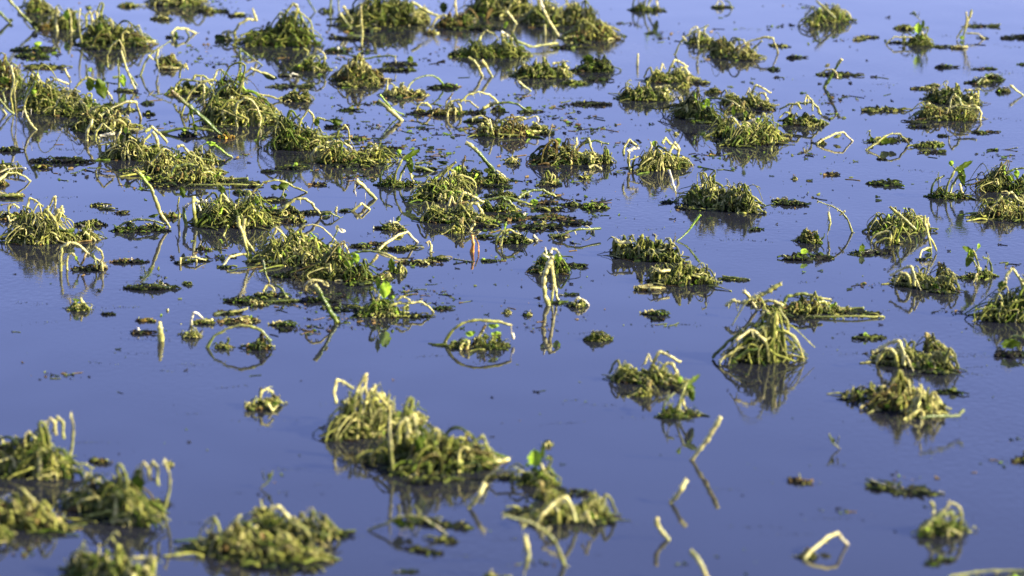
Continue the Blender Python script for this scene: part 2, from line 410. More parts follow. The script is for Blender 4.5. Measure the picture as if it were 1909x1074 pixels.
plant('big shaggy plant with a tall dark leaf and thin upright stem on its left', 200, 86, [
  m(172, 268, 36, 'SSCOG', 1.0, yw=84), m(156, 196, 22, 'SCSS', .8, yw=78), s([(155, 88), (149, 62), (147, 40), (150, 16)], 2.6, 'OC', hang=1),
  s([(160, 50), (160, 30), (168, 22), (174, 40)], 2.5, 'SC'), s([(170, 45), (172, 26), (178, 20), (184, 42)], 2.3, 'C'),
  l(187, 55, 17, 52, 'G', 6), s([(252, 84), (268, 78), (290, 77)], 3, 'SC', hang=0), s([(240, 60), (258, 48), (268, 72)], 2, 'OS'), r(160, 215, 6, yw=92)])
plant('tall thin arching stems crossing above a hanging bright green leaf, left of centre top', 236, 168, [
  s([(201, 126), (200, 104), (208, 86), (222, 75), (231, 92), (234, 112)], 2, 'SC', yw=140), s([(226, 95), (236, 128), (245, 150), (253, 168)], 2.8, 'CS', tip='C'),
  s([(222, 168), (222, 135), (220, 108)], 2.3, 'SO'), s([(236, 130), (246, 145), (255, 160)], 2.2, 'G', yw=166), l(229, 150, 13, 26, 'Y', 8), r(215, 245, 4, yw=170)])
plant('crooked stem bent like a hairpin beside a drooping dark leaf, upper left', 290, 140, [
  s([(262, 140), (269, 120), (280, 103), (294, 91), (318, 76)], 2.4, 'SO', yw=140, y2=134), s([(295, 90), (291, 108), (294, 122)], 2.8, 'CS', yw=132), s([(276, 103), (286, 112)], 2, 'C', hang=0),
  m(294, 330, 99, 'OSS', .9, yw=122), l(316, 110, 26, 16, 'O', 25, yw=122), l(300, 112, 12, 12, 'G', 0, yw=122)])
scrap('pale curled leaf piece floating by itself left of the domed plant', 313, 129, [r(302, 326, 5, 'CSB', 1.2), l(313, 127, 22, 8, 'C', 10, kind='flat')])
plant('small pale arched stem standing alone on open water, upper left middle', 345, 68, [
  s([(324, 72), (320, 62), (329, 53), (345, 53), (365, 62)], 3.0, 'SC', yw=74, y2=62), l(328, 66, 8, 18, 'G', 0, yw=74), s([(346, 54), (352, 66)], 2.4, 'O', yw=68, hang=0), r(312, 328, 3, yw=70)])
plant('large blurred domed heap with a white tipped arch, top centre', 510, 82, [
  m(458, 568, 30, 'OSSOG', 1.0), m(520, 570, 22, 'SOGS', .9, yw=84), s([(440, 75), (437, 60), (445, 46), (462, 36), (480, 38)], 3.6, 'SC', yw=75), s([(478, 38), (474, 26), (470, 16)], 3, 'C', yw=78, hang=0),
  s([(524, 45), (534, 22), (546, 7), (554, 12), (562, 32), (570, 58), (567, 84)], 3, 'OC', yw=84), l(551, 10, 9, 9, 'W', 0), m(407, 428, 58, 'OSG', 1, yw=74), s([(414, 62), (425, 58), (438, 60)], 3, 'C', yw=75, hang=1),
  l(478, 69, 38, 12, 'S', -8), l(540, 45, 22, 40, 'G', -15), s([(548, 84), (546, 60), (540, 50)], 3, 'SC'), s([(556, 84), (560, 62), (552, 50)], 2.6, 'C')])
stalk('blurred thin stalk leaning right at the top edge beside the large domed heap', 588, 22, [s([(568, -12), (577, 5), (588, 22)], 2.6, 'GO', hang=0)])
stalk('pair of blurred thin upright stalks at the top edge, left of the widest heap', 618, 23, [s([(615, 24), (617, 0), (613, -12)], 2.5, 'O', hang=0), s([(632, 22), (631, 0), (634, -14)], 1.8, 'O', hang=0), m(604, 620, 10, 'CSS', .9, yw=22)])
plant('widest tangled heap at the top edge with a straight pale post hanging in front', 710, 44, [
  m(640, 775, -8, 'SOSOCG', .95), m(700, 800, 2, 'SSCOG', .7, yw=40), s([(660, 38), (665, 14), (673, 8), (690, 14), (715, 20), (738, 32)], 3.6, 'SC'),
  s([(640, 12), (648, 26), (657, 40)], 3.2, 'CO', yw=50), s([(722, 14), (740, 24), (750, 38)], 3, 'SO'), l(682, 20, 14, 22, 'Y', 0), l(706, 6, 12, 20, 'D', 0), s([(744, 44), (752, 30), (766, 26)], 3, 'SC'), l(760, 41, 18, 6, 'C', -20), r(640, 760, 5, yw=56)])
stalk('straight pale post standing in front of the widest heap at the top', 674, 82, [s([(674, 82), (675, 55), (673, 34), (672, 12)], 2.8, 'SC', hang=0), r(655, 692, 5, 'DKO', yw=74), s([(656, 66), (680, 68), (692, 73)], 1.8, 'O', yw=72, hang=0)])
stalk('bent green stalk leaning left in front of the widest heap, meeting its reflection', 657, 56, [s([(634, 26), (643, 38), (657, 56)], 3.2, 'CG', hang=0, fz=.5), r(612, 650, 2.5, 'DK', yw=72)])
plant('pale branching stem with knuckled fork reaching right across the top', 806, 56, [
  s([(768, 4), (784, 14), (800, 23), (818, 30), (828, 28), (838, 36)], 3.4, 'SC', yw=50), s([(764, 29), (780, 22), (798, 27)], 3, 'CS', yw=48), s([(818, 31), (808, 44), (799, 57)], 2.8, 'CS', yw=56), m(795, 812, 50, 'SB', .8, yw=62), l(786, 34, 28, 9, 'O', 0, yw=40)])
plant('dark green leafy heap with an orange dead leaf behind it, top right of centre', 848, 50, [
  m(818, 880, 18, 'OGDS', .8), l(867, 38, 24, 14, 'A', 10, yw=46), l(885, 38, 7, 10, 'W', 0, yw=46), s([(852, 46), (850, 20), (848, -14)], 2.8, 'SC', yw=50), r(832, 930, 7, 'DDGOK', 1.3, yw=54), l(827, 14, 16, 22, 'D', 0, yw=30)])
plant('far dark heap with an upright orange brown leaf, cut by the top edge', 930, 26, [
  m(880, 1000, -22, 'OSGOD', .9), m(870, 960, -6, 'OOSD', .6, yw=20), l(912, 25, 9, 26, 'B', -30, yw=36), s([(958, 12), (966, 4), (976, 10), (986, 22)], 3, 'SC'), s([(932, 30), (940, 24), (952, 10)], 2.6, 'SC', yw=32)])
stalk('bright pale stick snapped like an elbow standing before the far dark heap', 956, 60, [s([(945, 21), (954, 32), (963, 44), (958, 54), (954, 62)], 2.9, 'C', hang=0, fz=.4), l(943, 46, 8, 14, 'Y', -20)])
plant('large mossy heap crossed by a bright straight stick, top right', 1040, 42, [
  m(978, 1090, -8, 'SOOSGC', 1.0), m(1050, 1108, 2, 'SSOC', .8, yw=46), s([(1002, -16), (1010, 8), (1014, 18)], 2.6, 'W', yw=60), l(1000, 44, 30, 8, 'O', 0), r(984, 1030, 4, yw=50)])
stalk('bright straight stick slanting down right across the top right heap', 1041, 66, [s([(1013, 18), (1022, 36), (1032, 52), (1041, 66)], 3.4, 'C', hang=0, fz=.3)])
stalk('short upright stub just left of the slanting bright stick, top right', 1016, 66, [s([(1016, 66), (1016, 46)], 2.6, 'C', hang=0)])
plant('mossy heap on the right edge just under the top right corner', 1092, 72, [m(1062, 1145, 26, 'SCSOO', 1.0), m(1066, 1092, 66, 'GDO', .9, yw=80), s([(1068, 50), (1076, 60), (1080, 72)], 2.4, 'C')])
raft('thin dark raft of leaves lying below the slanting bright stick', 1064, 89, [r(1030, 1098, 6, 'DKKO', 1.2)])
plant('heap with long pole lying flat to the right and pale blades, upper right', 912, 104, [
  m(868, 975, 66, 'OSOGS', .9), m(838, 890, 88, 'ODOS', .9, yw=104), s([(888, 86), (897, 66), (907, 57), (918, 62), (928, 70)], 2.6, 'SC'), l(945, 66, 28, 9, 'C', -28), s([(934, 60), (946, 67), (956, 73)], 3.4, 'W', hang=0),
  s([(958, 73), (975, 81), (990, 87), (1010, 84), (1040, 81)], 3.4, 'OS', yw=100, y2=88, hang=1), s([(935, 64), (937, 85), (940, 100)], 2.8, 'S'), s([(936, 83), (950, 81), (966, 88)], 3, 'C'), s([(928, 72), (916, 88), (910, 104)], 3.2, 'OS'), s([(912, 94), (923, 101)], 3, 'C', hang=0), l(972, 90, 14, 12, 'Y', 0, yw=98), l(960, 95, 26, 11, 'D', 0)])
stalk('stout pale stub leaning left, left one of the pair below the pole heap', 896, 142, [s([(874, 108), (884, 114), (892, 126), (899, 141)], 3.6, 'SC', fz=.4, hang=0)])
stalk('stout pale stub leaning left, right one of the pair below the pole heap', 916, 143, [s([(898, 113), (906, 123), (917, 142)], 3.6, 'CS', hang=1)])
plant('dense rounded mossy heap with a pale stick on its right shoulder', 1012, 142, [
  m(966, 1060, 112, 'OSOSGC', 1.15, deep=.25), s([(1030, 119), (1044, 117), (1058, 114)], 2.8, 'C', yw=140, hang=1), s([(974, 116), (972, 108), (978, 104)], 1.6, 'S', yw=132)])
scrap('small mossy lump floating just right of and below the dense rounded heap', 1069, 156, [m(1048, 1088, 147, 'OSO', 1.2)])
plant('dark leafy plant touching the right edge beside the dense rounded heap', 1104, 132, [m(1082, 1140, 100, 'DGOD', .9), l(1098, 112, 22, 22, 'G', 20), r(1062, 1120, 5, 'DDKO', 1.2, yw=133), r(1100, 1130, 6, 'DK', yw=150)])
raft('thin dark log of leaves floating on the right edge above the flecked water', 1094, 195, [r(1068, 1135, 5, 'DKKD', 1.6)])
# --- rafts upper left
raft('dark raft of sodden leaves with one bright green leaf, upper left', 64, 94, [r(22, 103, 9, 'DDKG', 1.3), l(70, 82, 16, 10, 'Y', 10, kind='hang'), s([(24, 94), (60, 92), (103, 90)], 2.4, 'D', yw=93, hang=0)])
raft('smaller green leaf raft just below the one with the bright leaf', 58, 106, [r(28, 90, 10, 'DDGO', 1.3), l(80, 104, 18, 14, 'G', 0), l(40, 106, 16, 11, 'O', 0)])
raft('low brownish strip of floating leaves, third raft down at upper left', 80, 126, [r(42, 118, 7, 'OODS', 1.1)])
scrap('small spiky scrap of leaves left of the long slanting green stalk', 273, 194, [r(266, 280, 5, 'DGD'), l(273, 191, 10, 8, 'D', 40)])
scrap('dark folded leaf floating below the small spiky scrap', 275, 214, [r(268, 284, 4, 'D'), l(276, 210, 13, 10, 'D', 30)])
# --- left side, second rows
plant('plant at the left edge with three leaning stalks under a mossy tuft', 14, 205, [
  m(-20, 38, 118, 'OSGSC', .45, yw=165), s([(12, 165), (5, 172), (11, 192)], 2.6, 'SG', yw=190), s([(20, 122), (26, 150), (20, 180), (26, 212)], 3, 'CS', yw=212), s([(32, 150), (27, 175), (32, 225)], 2.2, 'SC', yw=215), l(8, 150, 20, 16, 'G', 0, yw=170), m(-20, 30, 98, 'OSO', .5, yw=150)])
stalk('thick green stalk slanting down right at the left edge', 18, 212, [s([(-16, 168), (0, 187), (14, 203), (26, 213)], 3.6, 'SG', hang=0, fz=.4)])
stalk('short pale stalk slanting beside the thick green one at the left edge', 9, 213, [s([(-10, 186), (0, 198), (11, 213)], 3.2, 'C', hang=0, fz=.4)])
stalk('long curved stem hung with icy threads, standing alone at left', 62, 242, [
  s([(66, 152), (56, 172), (47, 190), (46, 205), (52, 222), (60, 235), (68, 243)], 3.6, 'GC', yw=242, hang=2), l(62, 170, 14, 12, 'Y', 0), s([(43, 207), (41, 220)], .7, 'W', hang=0, fz=0), s([(58, 203), (58, 214)], .7, 'W', hang=0, fz=0)])
plant('loose plant of curled pale shreds behind the long curved stem', 82, 202, [
  m(48, 112, 128, 'SCSOG', .7), s([(62, 150), (68, 140), (76, 152), (80, 170)], 2.4, 'CS'), s([(48, 170), (42, 165), (44, 150), (54, 134)], 2, 'S', hang=0), s([(88, 160), (104, 148), (128, 157)], 2.4, 'C', yw=195)])
plant('plant with a white arched blade over a large hanging green leaf, upper left', 150, 214, [
  m(98, 188, 176, 'CSSOG', .9), m(76, 140, 142, 'OSGC', .55, yw=190), s([(134, 182), (142, 162), (152, 150), (163, 144), (180, 150), (194, 160), (204, 176), (209, 185)], 2.6, 'SC', yw=190, hang=1),
  l(188, 165, 24, 42, 'G', 18, yw=192), l(168, 158, 20, 26, 'G', -10, yw=192), s([(103, 205), (108, 188), (118, 178), (130, 170)], 2.3, 'CS'), s([(122, 195), (128, 178), (140, 166), (150, 172)], 2.3, 'CS'),
  s([(148, 188), (160, 196), (176, 206)], 2.6, 'C'), s([(163, 143), (162, 135), (168, 126)], 1.4, 'G', yw=190, hang=0), l(167, 130, 10, 9, 'Y', 20, yw=190), s([(121, 128), (127, 142), (132, 154)], 2.6, 'C', yw=188), m(180, 222, 185, 'DGOO', .8, yw=205), r(36, 110, 7, yw=206), r(170, 215, 6, yw=216)])
plant('tangled plant whose long stems bend over and down to the right', 200, 240, [
  m(140, 248, 202, 'SSOCO', .75), s([(172, 232), (190, 214), (212, 200), (236, 190), (254, 191), (258, 206), (262, 222)], 3.3, 'OC', yw=236, y2=222, hang=3),
  s([(160, 225), (182, 200), (200, 202)], 3, 'OS', yw=232), s([(214, 228), (226, 212), (242, 198)], 2.8, 'OS', yw=232), s([(196, 200), (205, 215), (216, 226)], 2.4, 'CS', yw=232), s([(156, 232), (170, 205), (184, 198)], 2.8, 'CS', yw=232), r(206, 250, 4, yw=206), r(160, 240, 6, yw=246)])
plant('thick pale plant like a fountain with stout legs in the water, left of centre', 248, 294, [
  m(205, 312, 248, 'CCSSO', 1.0), s([(162, 260), (162, 248), (170, 232), (172, 222)], 3.6, 'C', yw=262, fz=1.6), s([(178, 262), (180, 246), (192, 231), (203, 240), (210, 247)], 2.8, 'SC', yw=290), s([(187, 292), (186, 275), (183, 256)], 4.2, 'OSC', yw=292, hang=1),
  s([(199, 290), (198, 272), (204, 264)], 3, 'GS', yw=290), l(200, 251, 30, 7, 'W', 6, yw=290), s([(186, 254), (200, 250), (214, 250)], 2.8, 'W', yw=290, hang=0), s([(214, 268), (222, 250), (226, 240)], 2.6, 'C'),
  s([(262, 285), (268, 262), (280, 250)], 4, 'CS', fz=1.5), s([(270, 245), (284, 237), (296, 248), (312, 266)], 3.8, 'SC', yw=290, fz=1.6), s([(240, 252), (248, 266), (258, 284)], 3.4, 'CS', fz=1.5), s([(284, 246), (292, 258), (294, 274)], 4, 'C', fz=2),
  s([(212, 274), (222, 280), (228, 288)], 2.6, 'C'), s([(236, 290), (236, 270), (244, 268), (246, 290)], 2.6, 'C'), l(229, 262, 14, 26, 'G', 15), l(236, 244, 12, 14, 'Y', 10), l(286, 276, 18, 14, 'G', 0)])
plant('low spreading tangle with a green folded stem rising over it, left of centre', 330, 322, [
  m(250, 408, 292, 'SSOCBS', .95, deep=.2), s([(330, 274), (340, 271), (356, 288), (376, 296), (399, 301)], 3.4, 'CG', yw=312), m(300, 400, 268, 'SCOS', .45, yw=308), s([(308, 318), (316, 298), (326, 290)], 3, 'SC'), r(386, 412, 5, 'KDO', yw=304), s([(268, 310), (286, 300), (306, 278)], 2.4, 'S'), r(236, 300, 7, yw=322), r(290, 410, 6, yw=329)])
stalk('thin dark green stem folded like a tent with a bud leaf at the fold', 396, 294, [s([(344, 297), (362, 282), (382, 268), (394, 267)], 2, 'G', yw=296, hang=0, fz=.2), s([(394, 268), (408, 276), (420, 286), (433, 293)], 3, 'YO', yw=294, hang=0), l(393, 268, 20, 9, 'Y', -10, yw=296)])
plant('low mat of long stems lying rightward on the water, left of centre', 380, 338, [
  m(285, 400, 312, 'SOSCB', .8, deep=.2), s([(318, 344), (320, 325), (326, 312), (350, 306), (372, 311), (388, 316)], 4, 'GS', hang=2), s([(372, 322), (392, 321), (412, 330), (436, 334), (460, 332)], 3.4, 'SO', yw=337, y2=334), s([(384, 334), (404, 332), (428, 336)], 3, 'SC'),
  s([(350, 345), (390, 345), (440, 344), (484, 345)], 2.4, 'OS', yw=347), s([(306, 340), (307, 328), (304, 318)], 3, 'S'), m(380, 440, 324, 'CSO', .7, yw=338), s([(396, 316), (416, 320)], 2.2, 'C', yw=322), r(400, 480, 6, yw=341), r(280, 360, 6, yw=347)])
# --- long slanting stalk
stalk('long slanting green stalk with a rusty orange end and dangling leaves', 412, 253, [
  s([(319, 169), (332, 180), (348, 194), (362, 204), (378, 219), (396, 237), (412, 252)], 4.2, 'BGG', yw=256, hang=2, fz=.25, taper=1.5), l(342, 186, 14, 9, 'G', -40), l(356, 206, 9, 22, 'G', 0), s([(358, 214), (362, 236), (364, 252)], 1.6, 'G', yw=258), l(364, 238, 10, 16, 'G', 20, yw=258), m(408, 430, 245, 'AAB', 1.3, yw=258), l(421, 254, 13, 12, 'A', 20)])
raft('dark curved strip of stem and black leaf lying under the long slanting stalk', 352, 250, [
  s([(300, 249), (322, 243), (348, 239), (372, 240), (398, 244)], 3.6, 'GO', yw=249, hang=1), l(347, 251, 24, 16, 'D', 0, yw=255), r(335, 366, 7, 'KD', 1.2, yw=254), l(343, 243, 10, 8, 'Y', 0)])
plant('dark loops of drooping stems and leaves standing left of the domed plant', 362, 174, [
  m(318, 388, 148, 'OSGDC', .7), s([(324, 172), (329, 158), (338, 149), (354, 150), (372, 152), (380, 160), (380, 183)], 3, 'SOC', yw=183), s([(358, 150), (364, 141), (380, 142), (398, 152)], 2.6, 'S', yw=176), s([(335, 145), (337, 128), (347, 119), (350, 130)], 2.2, 'OC', yw=172), l(346, 122, 7, 10, 'C', 0), l(349, 158, 12, 16, 'D', 0), l(364, 172, 14, 9, 'B', 0)])
plant('tall domed plant with many drooping arches, largest in the upper middle', 444, 230, [
  m(392, 502, 165, 'SOSCOG', .95), m(400, 480, 134, 'SYOCOG', .8, yw=215), m(470, 512, 205, 'CCS', 1.1, yw=230), s([(394, 226), (391, 205), (396, 186), (410, 168), (428, 158)], 4.4, 'GO', hang=2), s([(414, 228), (416, 205), (426, 188), (440, 182)], 3.8, 'OS'),
  s([(441, 236), (439, 210), (443, 192), (456, 183), (468, 186), (480, 202), (486, 222), (484, 240)], 3.6, 'SC', yw=236), s([(398, 148), (405, 132), (412, 130), (420, 140)], 2.4, 'CO', yw=210), s([(440, 148), (455, 136), (468, 128), (480, 132), (496, 137), (512, 146)], 3.2, 'SCO', yw=190, hang=1), l(503, 143, 32, 12, 'D', -12, yw=175),
  s([(430, 172), (450, 168), (470, 170)], 3.6, 'GO', yw=214), s([(452, 150), (454, 166), (466, 178)], 2.6, 'C', yw=212), s([(470, 172), (484, 177), (504, 180), (524, 186)], 3, 'CS', yw=188), l(416, 155, 16, 22, 'G', 10, yw=212), l(450, 146, 16, 22, 'Y', 0, yw=212), l(482, 187, 18, 10, 'Y', -10, yw=210), s([(420, 206), (432, 180), (434, 196), (430, 215)], 2.4, 'C'), r(480, 530, 6, yw=226), r(380, 420, 5, yw=238)])
stalk('snapped stem folded like a wishbone above the domed plant', 464, 128, [s([(448, 128), (448, 110), (447, 93)], 3.6, 'GO', hang=0, yw=128), s([(447, 91), (458, 99), (472, 110), (489, 122)], 3, 'GO', yw=122, hang=0, fz=.3)])
raft('long thin dark rod of stem floating right of the domed plant', 540, 162, [s([(496, 164), (520, 160), (550, 161), (586, 157)], 2.8, 'KO', yw=163, hang=1), r(500, 580, 4, 'DKO', .9)])
plant('compact golden lump like a small beehive on the water, centre top', 554, 187, [m(534, 576, 165, 'SCSB', 1.5, deep=.4), s([(520, 184), (530, 180), (542, 172)], 3, 'S')])
scrap('dark lump with white specks floating beyond the golden beehive lump', 534, 142, [r(522, 545, 6, 'DKW', 1.2)])
plant('small mop of drooping shreds with one straight leg, upper centre', 582, 130, [
  m(558, 606, 100, 'SSCO', .8), s([(556, 134), (557, 122), (564, 113), (578, 106), (592, 105), (596, 112), (596, 134)], 3.4, 'SOG', yw=131), s([(570, 110), (574, 96), (566, 90)], 2.2, 'S'), s([(582, 104), (590, 92), (602, 98), (608, 110)], 2.4, 'C'), m(552, 564, 112, 'C', 1, yw=131)])
scrap('dark wedge of leaf with a white stub floating above the flower heap', 622, 96, [r(606, 640, 5, 'DGK', 1.2), l(618, 93, 16, 9, 'G', 20), s([(629, 88), (631, 96)], 3, 'W', hang=0)])
plant('round mossy heap with a long stem stretched right, centre right of top', 668, 150, [
  m(628, 710, 112, 'SOSCG', 1.0), m(640, 690, 104, 'SSC', .6, yw=140), s([(665, 106), (674, 110), (700, 106), (728, 104), (737, 106)], 2.8, 'OG', yw=128, hang=1), s([(737, 105), (738, 118)], 1.4, 'C', yw=128, hang=0), s([(656, 118), (652, 140), (650, 150)], 2.4, 'S'), s([(672, 116), (680, 136), (684, 148)], 2.4, 'CS'), s([(684, 150), (688, 145), (696, 154)], 3, 'C'), m(636, 710, 146, 'OSDB', .7, yw=160)])
raft('dark floating rod with an upright leaf on its right end, centre right of top', 742, 120, [r(714, 772, 4, 'DKO', 1.2), l(765, 112, 13, 18, 'G', 10), s([(714, 121), (745, 118), (768, 118)], 2, 'K', hang=0)])
raft('dark floating rod just below the one with the upright leaf', 738, 131, [r(706, 768, 5, 'KDO', 1.4)])
plant('low bristly plant with pink tinged spikes, left of the thin arched stem', 750, 178, [
  m(712, 792, 160, 'CSBSC', 1.1, deep=.22), s([(720, 176), (722, 160), (730, 156), (742, 166)], 2.4, 'CS'), s([(746, 178), (748, 164), (752, 154)], 2.8, 'CS'), s([(720, 172), (722, 158), (722, 148)], 2, 'C')])
stalk('thin stem arched like a rainbow from bristly plant to leaf raft', 800, 170, [s([(757, 172), (764, 158), (774, 148), (790, 142), (806, 141), (818, 147), (825, 156), (826, 162)], 2.6, 'SOGY', yw=174, y2=164, hang=0, fz=.4)])
raft('dark leaf raft where the rainbow stem ends', 826, 164, [r(800, 850, 8, 'DDKG', 1.4), m(832, 852, 155, 'CSS', 1, yw=163)])
scrap('pair of tiny dark buds floating in the middle of the flecked water', 646, 206, [r(630, 662, 5, 'DG', .8), l(655, 202, 12, 9, 'O', 30)])
stalk('thick pale stub leaning left, front one of two crossed by a thin green blade', 742, 224, [s([(704, 187), (720, 199), (734, 211), (748, 225)], 3.8, 'OC', yw=225, hang=0, fz=.5, taper=1.3)])
stalk('thin green blade lying across the thick pale stub', 738, 214, [s([(708, 177), (718, 189), (732, 204), (753, 214)], 2.6, 'YG', yw=218, y2=214, hang=0, fz=.2)])
plant('tiny hoop shaped stem standing alone beside the spiky low plants', 790, 211, [s([(780, 212), (778, 200), (785, 192), (795, 192), (803, 200), (803, 208)], 2.8, 'SC', yw=211, y2=208, fz=2), m(776, 792, 196, 'OS', .8), r(758, 800, 3, 'DK', .7, yw=213)])
plant('low plant with two arching stems and a spike, right of the tiny hoop', 852, 213, [
  m(806, 856, 190, 'OSGSC', 1.0), s([(858, 190), (872, 177), (892, 171), (912, 176), (922, 184), (928, 192)], 2.8, 'SC', yw=214, y2=206), s([(832, 200), (840, 190), (856, 186), (876, 189), (892, 202)], 2.7, 'SC', yw=213), s([(831, 205), (833, 188), (844, 174)], 2.2, 'CB'), s([(858, 214), (858, 200), (852, 190)], 2.8, 'C'), s([(834, 218), (836, 206), (842, 202)], 2.6, 'C', yw=218), r(862, 905, 5, 'KDO', 1.1, yw=211)])
plant('long dark green arched stem ending in a leaf, above the round bundle', 946, 208, [
  s([(893, 209), (908, 200), (926, 192), (946, 191), (966, 195), (982, 205), (992, 208)], 3.2, 'OGG', yw=209, hang=1, fz=.4), l(984, 204, 18, 12, 'G', 20), s([(900, 202), (914, 194), (928, 190)], 3.4, 'SC', yw=212), m(918, 940, 194, 'SBC', .9, yw=208), r(968, 1000, 4, yw=209)])
raft('low leafy raft with a pale bent stem, left of the round bundle', 884, 227, [r(866, 905, 8, 'DOGSC', 1.3), s([(880, 222), (896, 216), (908, 222), (914, 232)], 2.4, 'C', yw=230)])
plant('round bundle of crossing stems with a white tipped arm, centre right', 942, 252, [
  m(892, 990, 222, 'SCSOB', .85, deep=.25), s([(928, 226), (946, 219), (966, 218), (980, 222)], 3, 'SC', yw=248), s([(944, 227), (952, 236), (964, 248)], 3.2, 'CS', yw=252), s([(936, 226), (932, 240), (930, 254)], 2.8, 'OS', yw=255), s([(912, 222), (916, 238), (921, 254)], 2.2, 'CS', yw=255), s([(960, 224), (980, 222), (998, 217), (1003, 222), (1002, 228)], 3, 'SW', yw=244, hang=0), m(985, 1018, 228, 'SCOO', 1.2, yw=242), s([(928, 250), (948, 252), (968, 253)], 2.6, 'SO', yw=256), m(894, 910, 224, 'CS', 1, yw=244), r(1002, 1030, 7, 'DDO', 1.3, yw=250)])
stalk('short stalk leaning left with frayed tip, alone on open water at right', 984, 170, [s([(965, 152), (975, 159), (990, 170)], 2.9, 'CG', yw=170, hang=0, fz=1.2)])
stalk('stout dark green stalk with pale cut top leaning over the leafy heap', 914, 316, [s([(868, 266), (880, 273), (892, 284), (905, 300), (919, 317)], 4.4, 'CGG', yw=318, hang=0, fz=.5, taper=1.25)])
scrap('tiny upright tuft like a little fir tree on open water at right', 956, 303, [m(948, 964, 284, 'OSC', 1.3), s([(956, 303), (955, 290), (958, 282)], 1.6, 'S', hang=0)])
plant('dark bushy plant with a forked brown stick, at the right edge', 1050, 304, [
  m(1010, 1080, 258, 'OSGSCD', .95), m(1070, 1140, 272, 'OSCG', .7, yw=304), s([(1062, 306), (1068, 290), (1080, 274), (1097, 258)], 3.8, 'BBO', hang=1), s([(1097, 258), (1101, 274), (1109, 290)], 3, 'CS', yw=300), s([(1018, 290), (1024, 266), (1024, 250), (1030, 231)], 1.8, 'SB', hang=0),
  s([(1020, 304), (1018, 280), (1026, 262)], 4, 'OG'), m(990, 1012, 285, 'SCO', 1.1, yw=303), s([(1085, 268), (1110, 262), (1135, 268)], 3, 'GO', yw=300), l(1040, 264, 16, 14, 'Y', 20), l(1028, 292, 22, 22, 'D', 0), s([(1098, 312), (1108, 308), (1120, 314)], 3, 'C', yw=316)])
scrap('frayed pale tuft like a shaving brush, below the dark bushy plant', 1021, 343, [m(1010, 1034, 322, 'CCS', 1.5), s([(1015, 343), (1014, 330), (1010, 322)], 2.4, 'C'), s([(1026, 343), (1028, 332), (1031, 324)], 2.4, 'CS'), r(1000, 1040, 4, yw=346)])
scrap('small pale knot of shreds floating near the right edge under the bushy plant', 1090, 332, [m(1082, 1098, 321, 'CSO', 1.1)])
# --- centre
plant('hairy tangled plant with a dark leaf pointing right, centre of the picture', 568, 276, [
  m(514, 612, 215, 'SCSOSG', 1.0), s([(556, 252), (560, 226), (574, 206), (583, 214), (584, 228)], 2.8, 'SC', fz=1.5), s([(534, 240), (548, 222), (560, 214)], 2.6, 'SO'), s([(590, 220), (606, 224), (620, 227)], 3, 'OG', yw=244, hang=1), l(627, 227, 28, 14, 'G', -6, yw=240), r(606, 652, 6, 'KD', 1, yw=238),
  s([(556, 268), (560, 248), (576, 238)], 2.4, 'CS'), s([(540, 262), (538, 244), (530, 236)], 2.2, 'S'), l(590, 228, 14, 16, 'G', 0), m(508, 536, 236, 'ODS', .8, yw=252)])
plant('wide hairy heap with a pale noose shaped stem on its left, centre', 656, 302, [
  m(596, 716, 262, 'SCSOBS', .95), s([(583, 303), (581, 290), (588, 278), (600, 273), (613, 276), (610, 288)], 3.2, 'CS', yw=302, fz=1.6), s([(626, 258), (632, 242), (642, 234), (649, 242), (651, 262)], 3.2, 'OSC', yw=294, fz=1.3), s([(590, 254), (612, 256), (640, 253)], 3, 'SG', yw=290),
  s([(676, 298), (688, 282), (698, 270)], 3.2, 'BO'), s([(698, 268), (704, 282), (706, 298)], 3.4, 'CS', fz=2), s([(630, 286), (646, 292), (664, 302)], 3, 'CO', yw=303), s([(608, 266), (632, 264), (654, 274), (658, 285)], 2.6, 'C', yw=298), r(655, 672, 5, yw=260), r(700, 730, 6, 'DKO', 1, yw=278), r(620, 720, 6, yw=309), r(690, 745, 5, yw=290)])
raft('small dark raft with a green sprig, between two tangles left of centre', 546, 314, [r(514, 570, 7, 'KDDO', 1.4), s([(545, 311), (552, 304)], 1.6, 'Y', hang=0), l(552, 306, 8, 8, 'Y', 20)])
scrap('tiny dark mound floating left of the raft with the green sprig', 498, 321, [r(489, 508, 5, 'KD', 1.3)])
raft('flat brown smear of fibres floating in the central open water', 592, 345, [r(577, 608, 5, 'SOKB', 1.0)])
plant('pale leaning stump with a hanging thread and frothy top, centre', 684, 371, [s([(664, 335), (676, 345), (688, 358), (700, 371)], 3.8, 'CS', yw=371, hang=0, fz=1.2, taper=1.1), s([(661, 338), (661, 352), (664, 366)], 1.6, 'W', hang=0), s([(681, 356), (681, 369)], .8, 'W', hang=0, fz=0), m(661, 676, 328, 'W', .25, yw=345), ])
plant('small bent piece of stem making a diamond with its reflection, centre', 672, 393, [s([(655, 395), (666, 386), (674, 379), (682, 385), (689, 391)], 2.8, 'OCC', yw=394, y2=391, hang=0), s([(676, 392), (680, 386)], 2, 'B', hang=0)])
plant('green plant with stiff upright stems and a pointed leaf, right of centre', 738, 346, [
  m(705, 772, 326, 'OGDS', .7), s([(709, 346), (710, 326), (718, 312), (732, 306)], 3.2, 'GO', hang=1), s([(733, 346), (738, 322), (748, 300), (756, 290)], 3.2, 'OS'), s([(742, 346), (748, 324), (760, 304), (766, 306)], 3, 'SG'), l(768, 288, 12, 38, 'G', -62), l(764, 306, 15, 36, 'G', 10), l(744, 283, 11, 12, 'Y', 0), s([(722, 330), (721, 300)], 1.2, 'G', hang=0), s([(764, 322), (768, 334), (771, 338)], 3, 'CS', yw=339), s([(745, 286), (750, 294)], 1.4, 'G', hang=0), l(762, 294, 14, 12, 'Y', 0)])
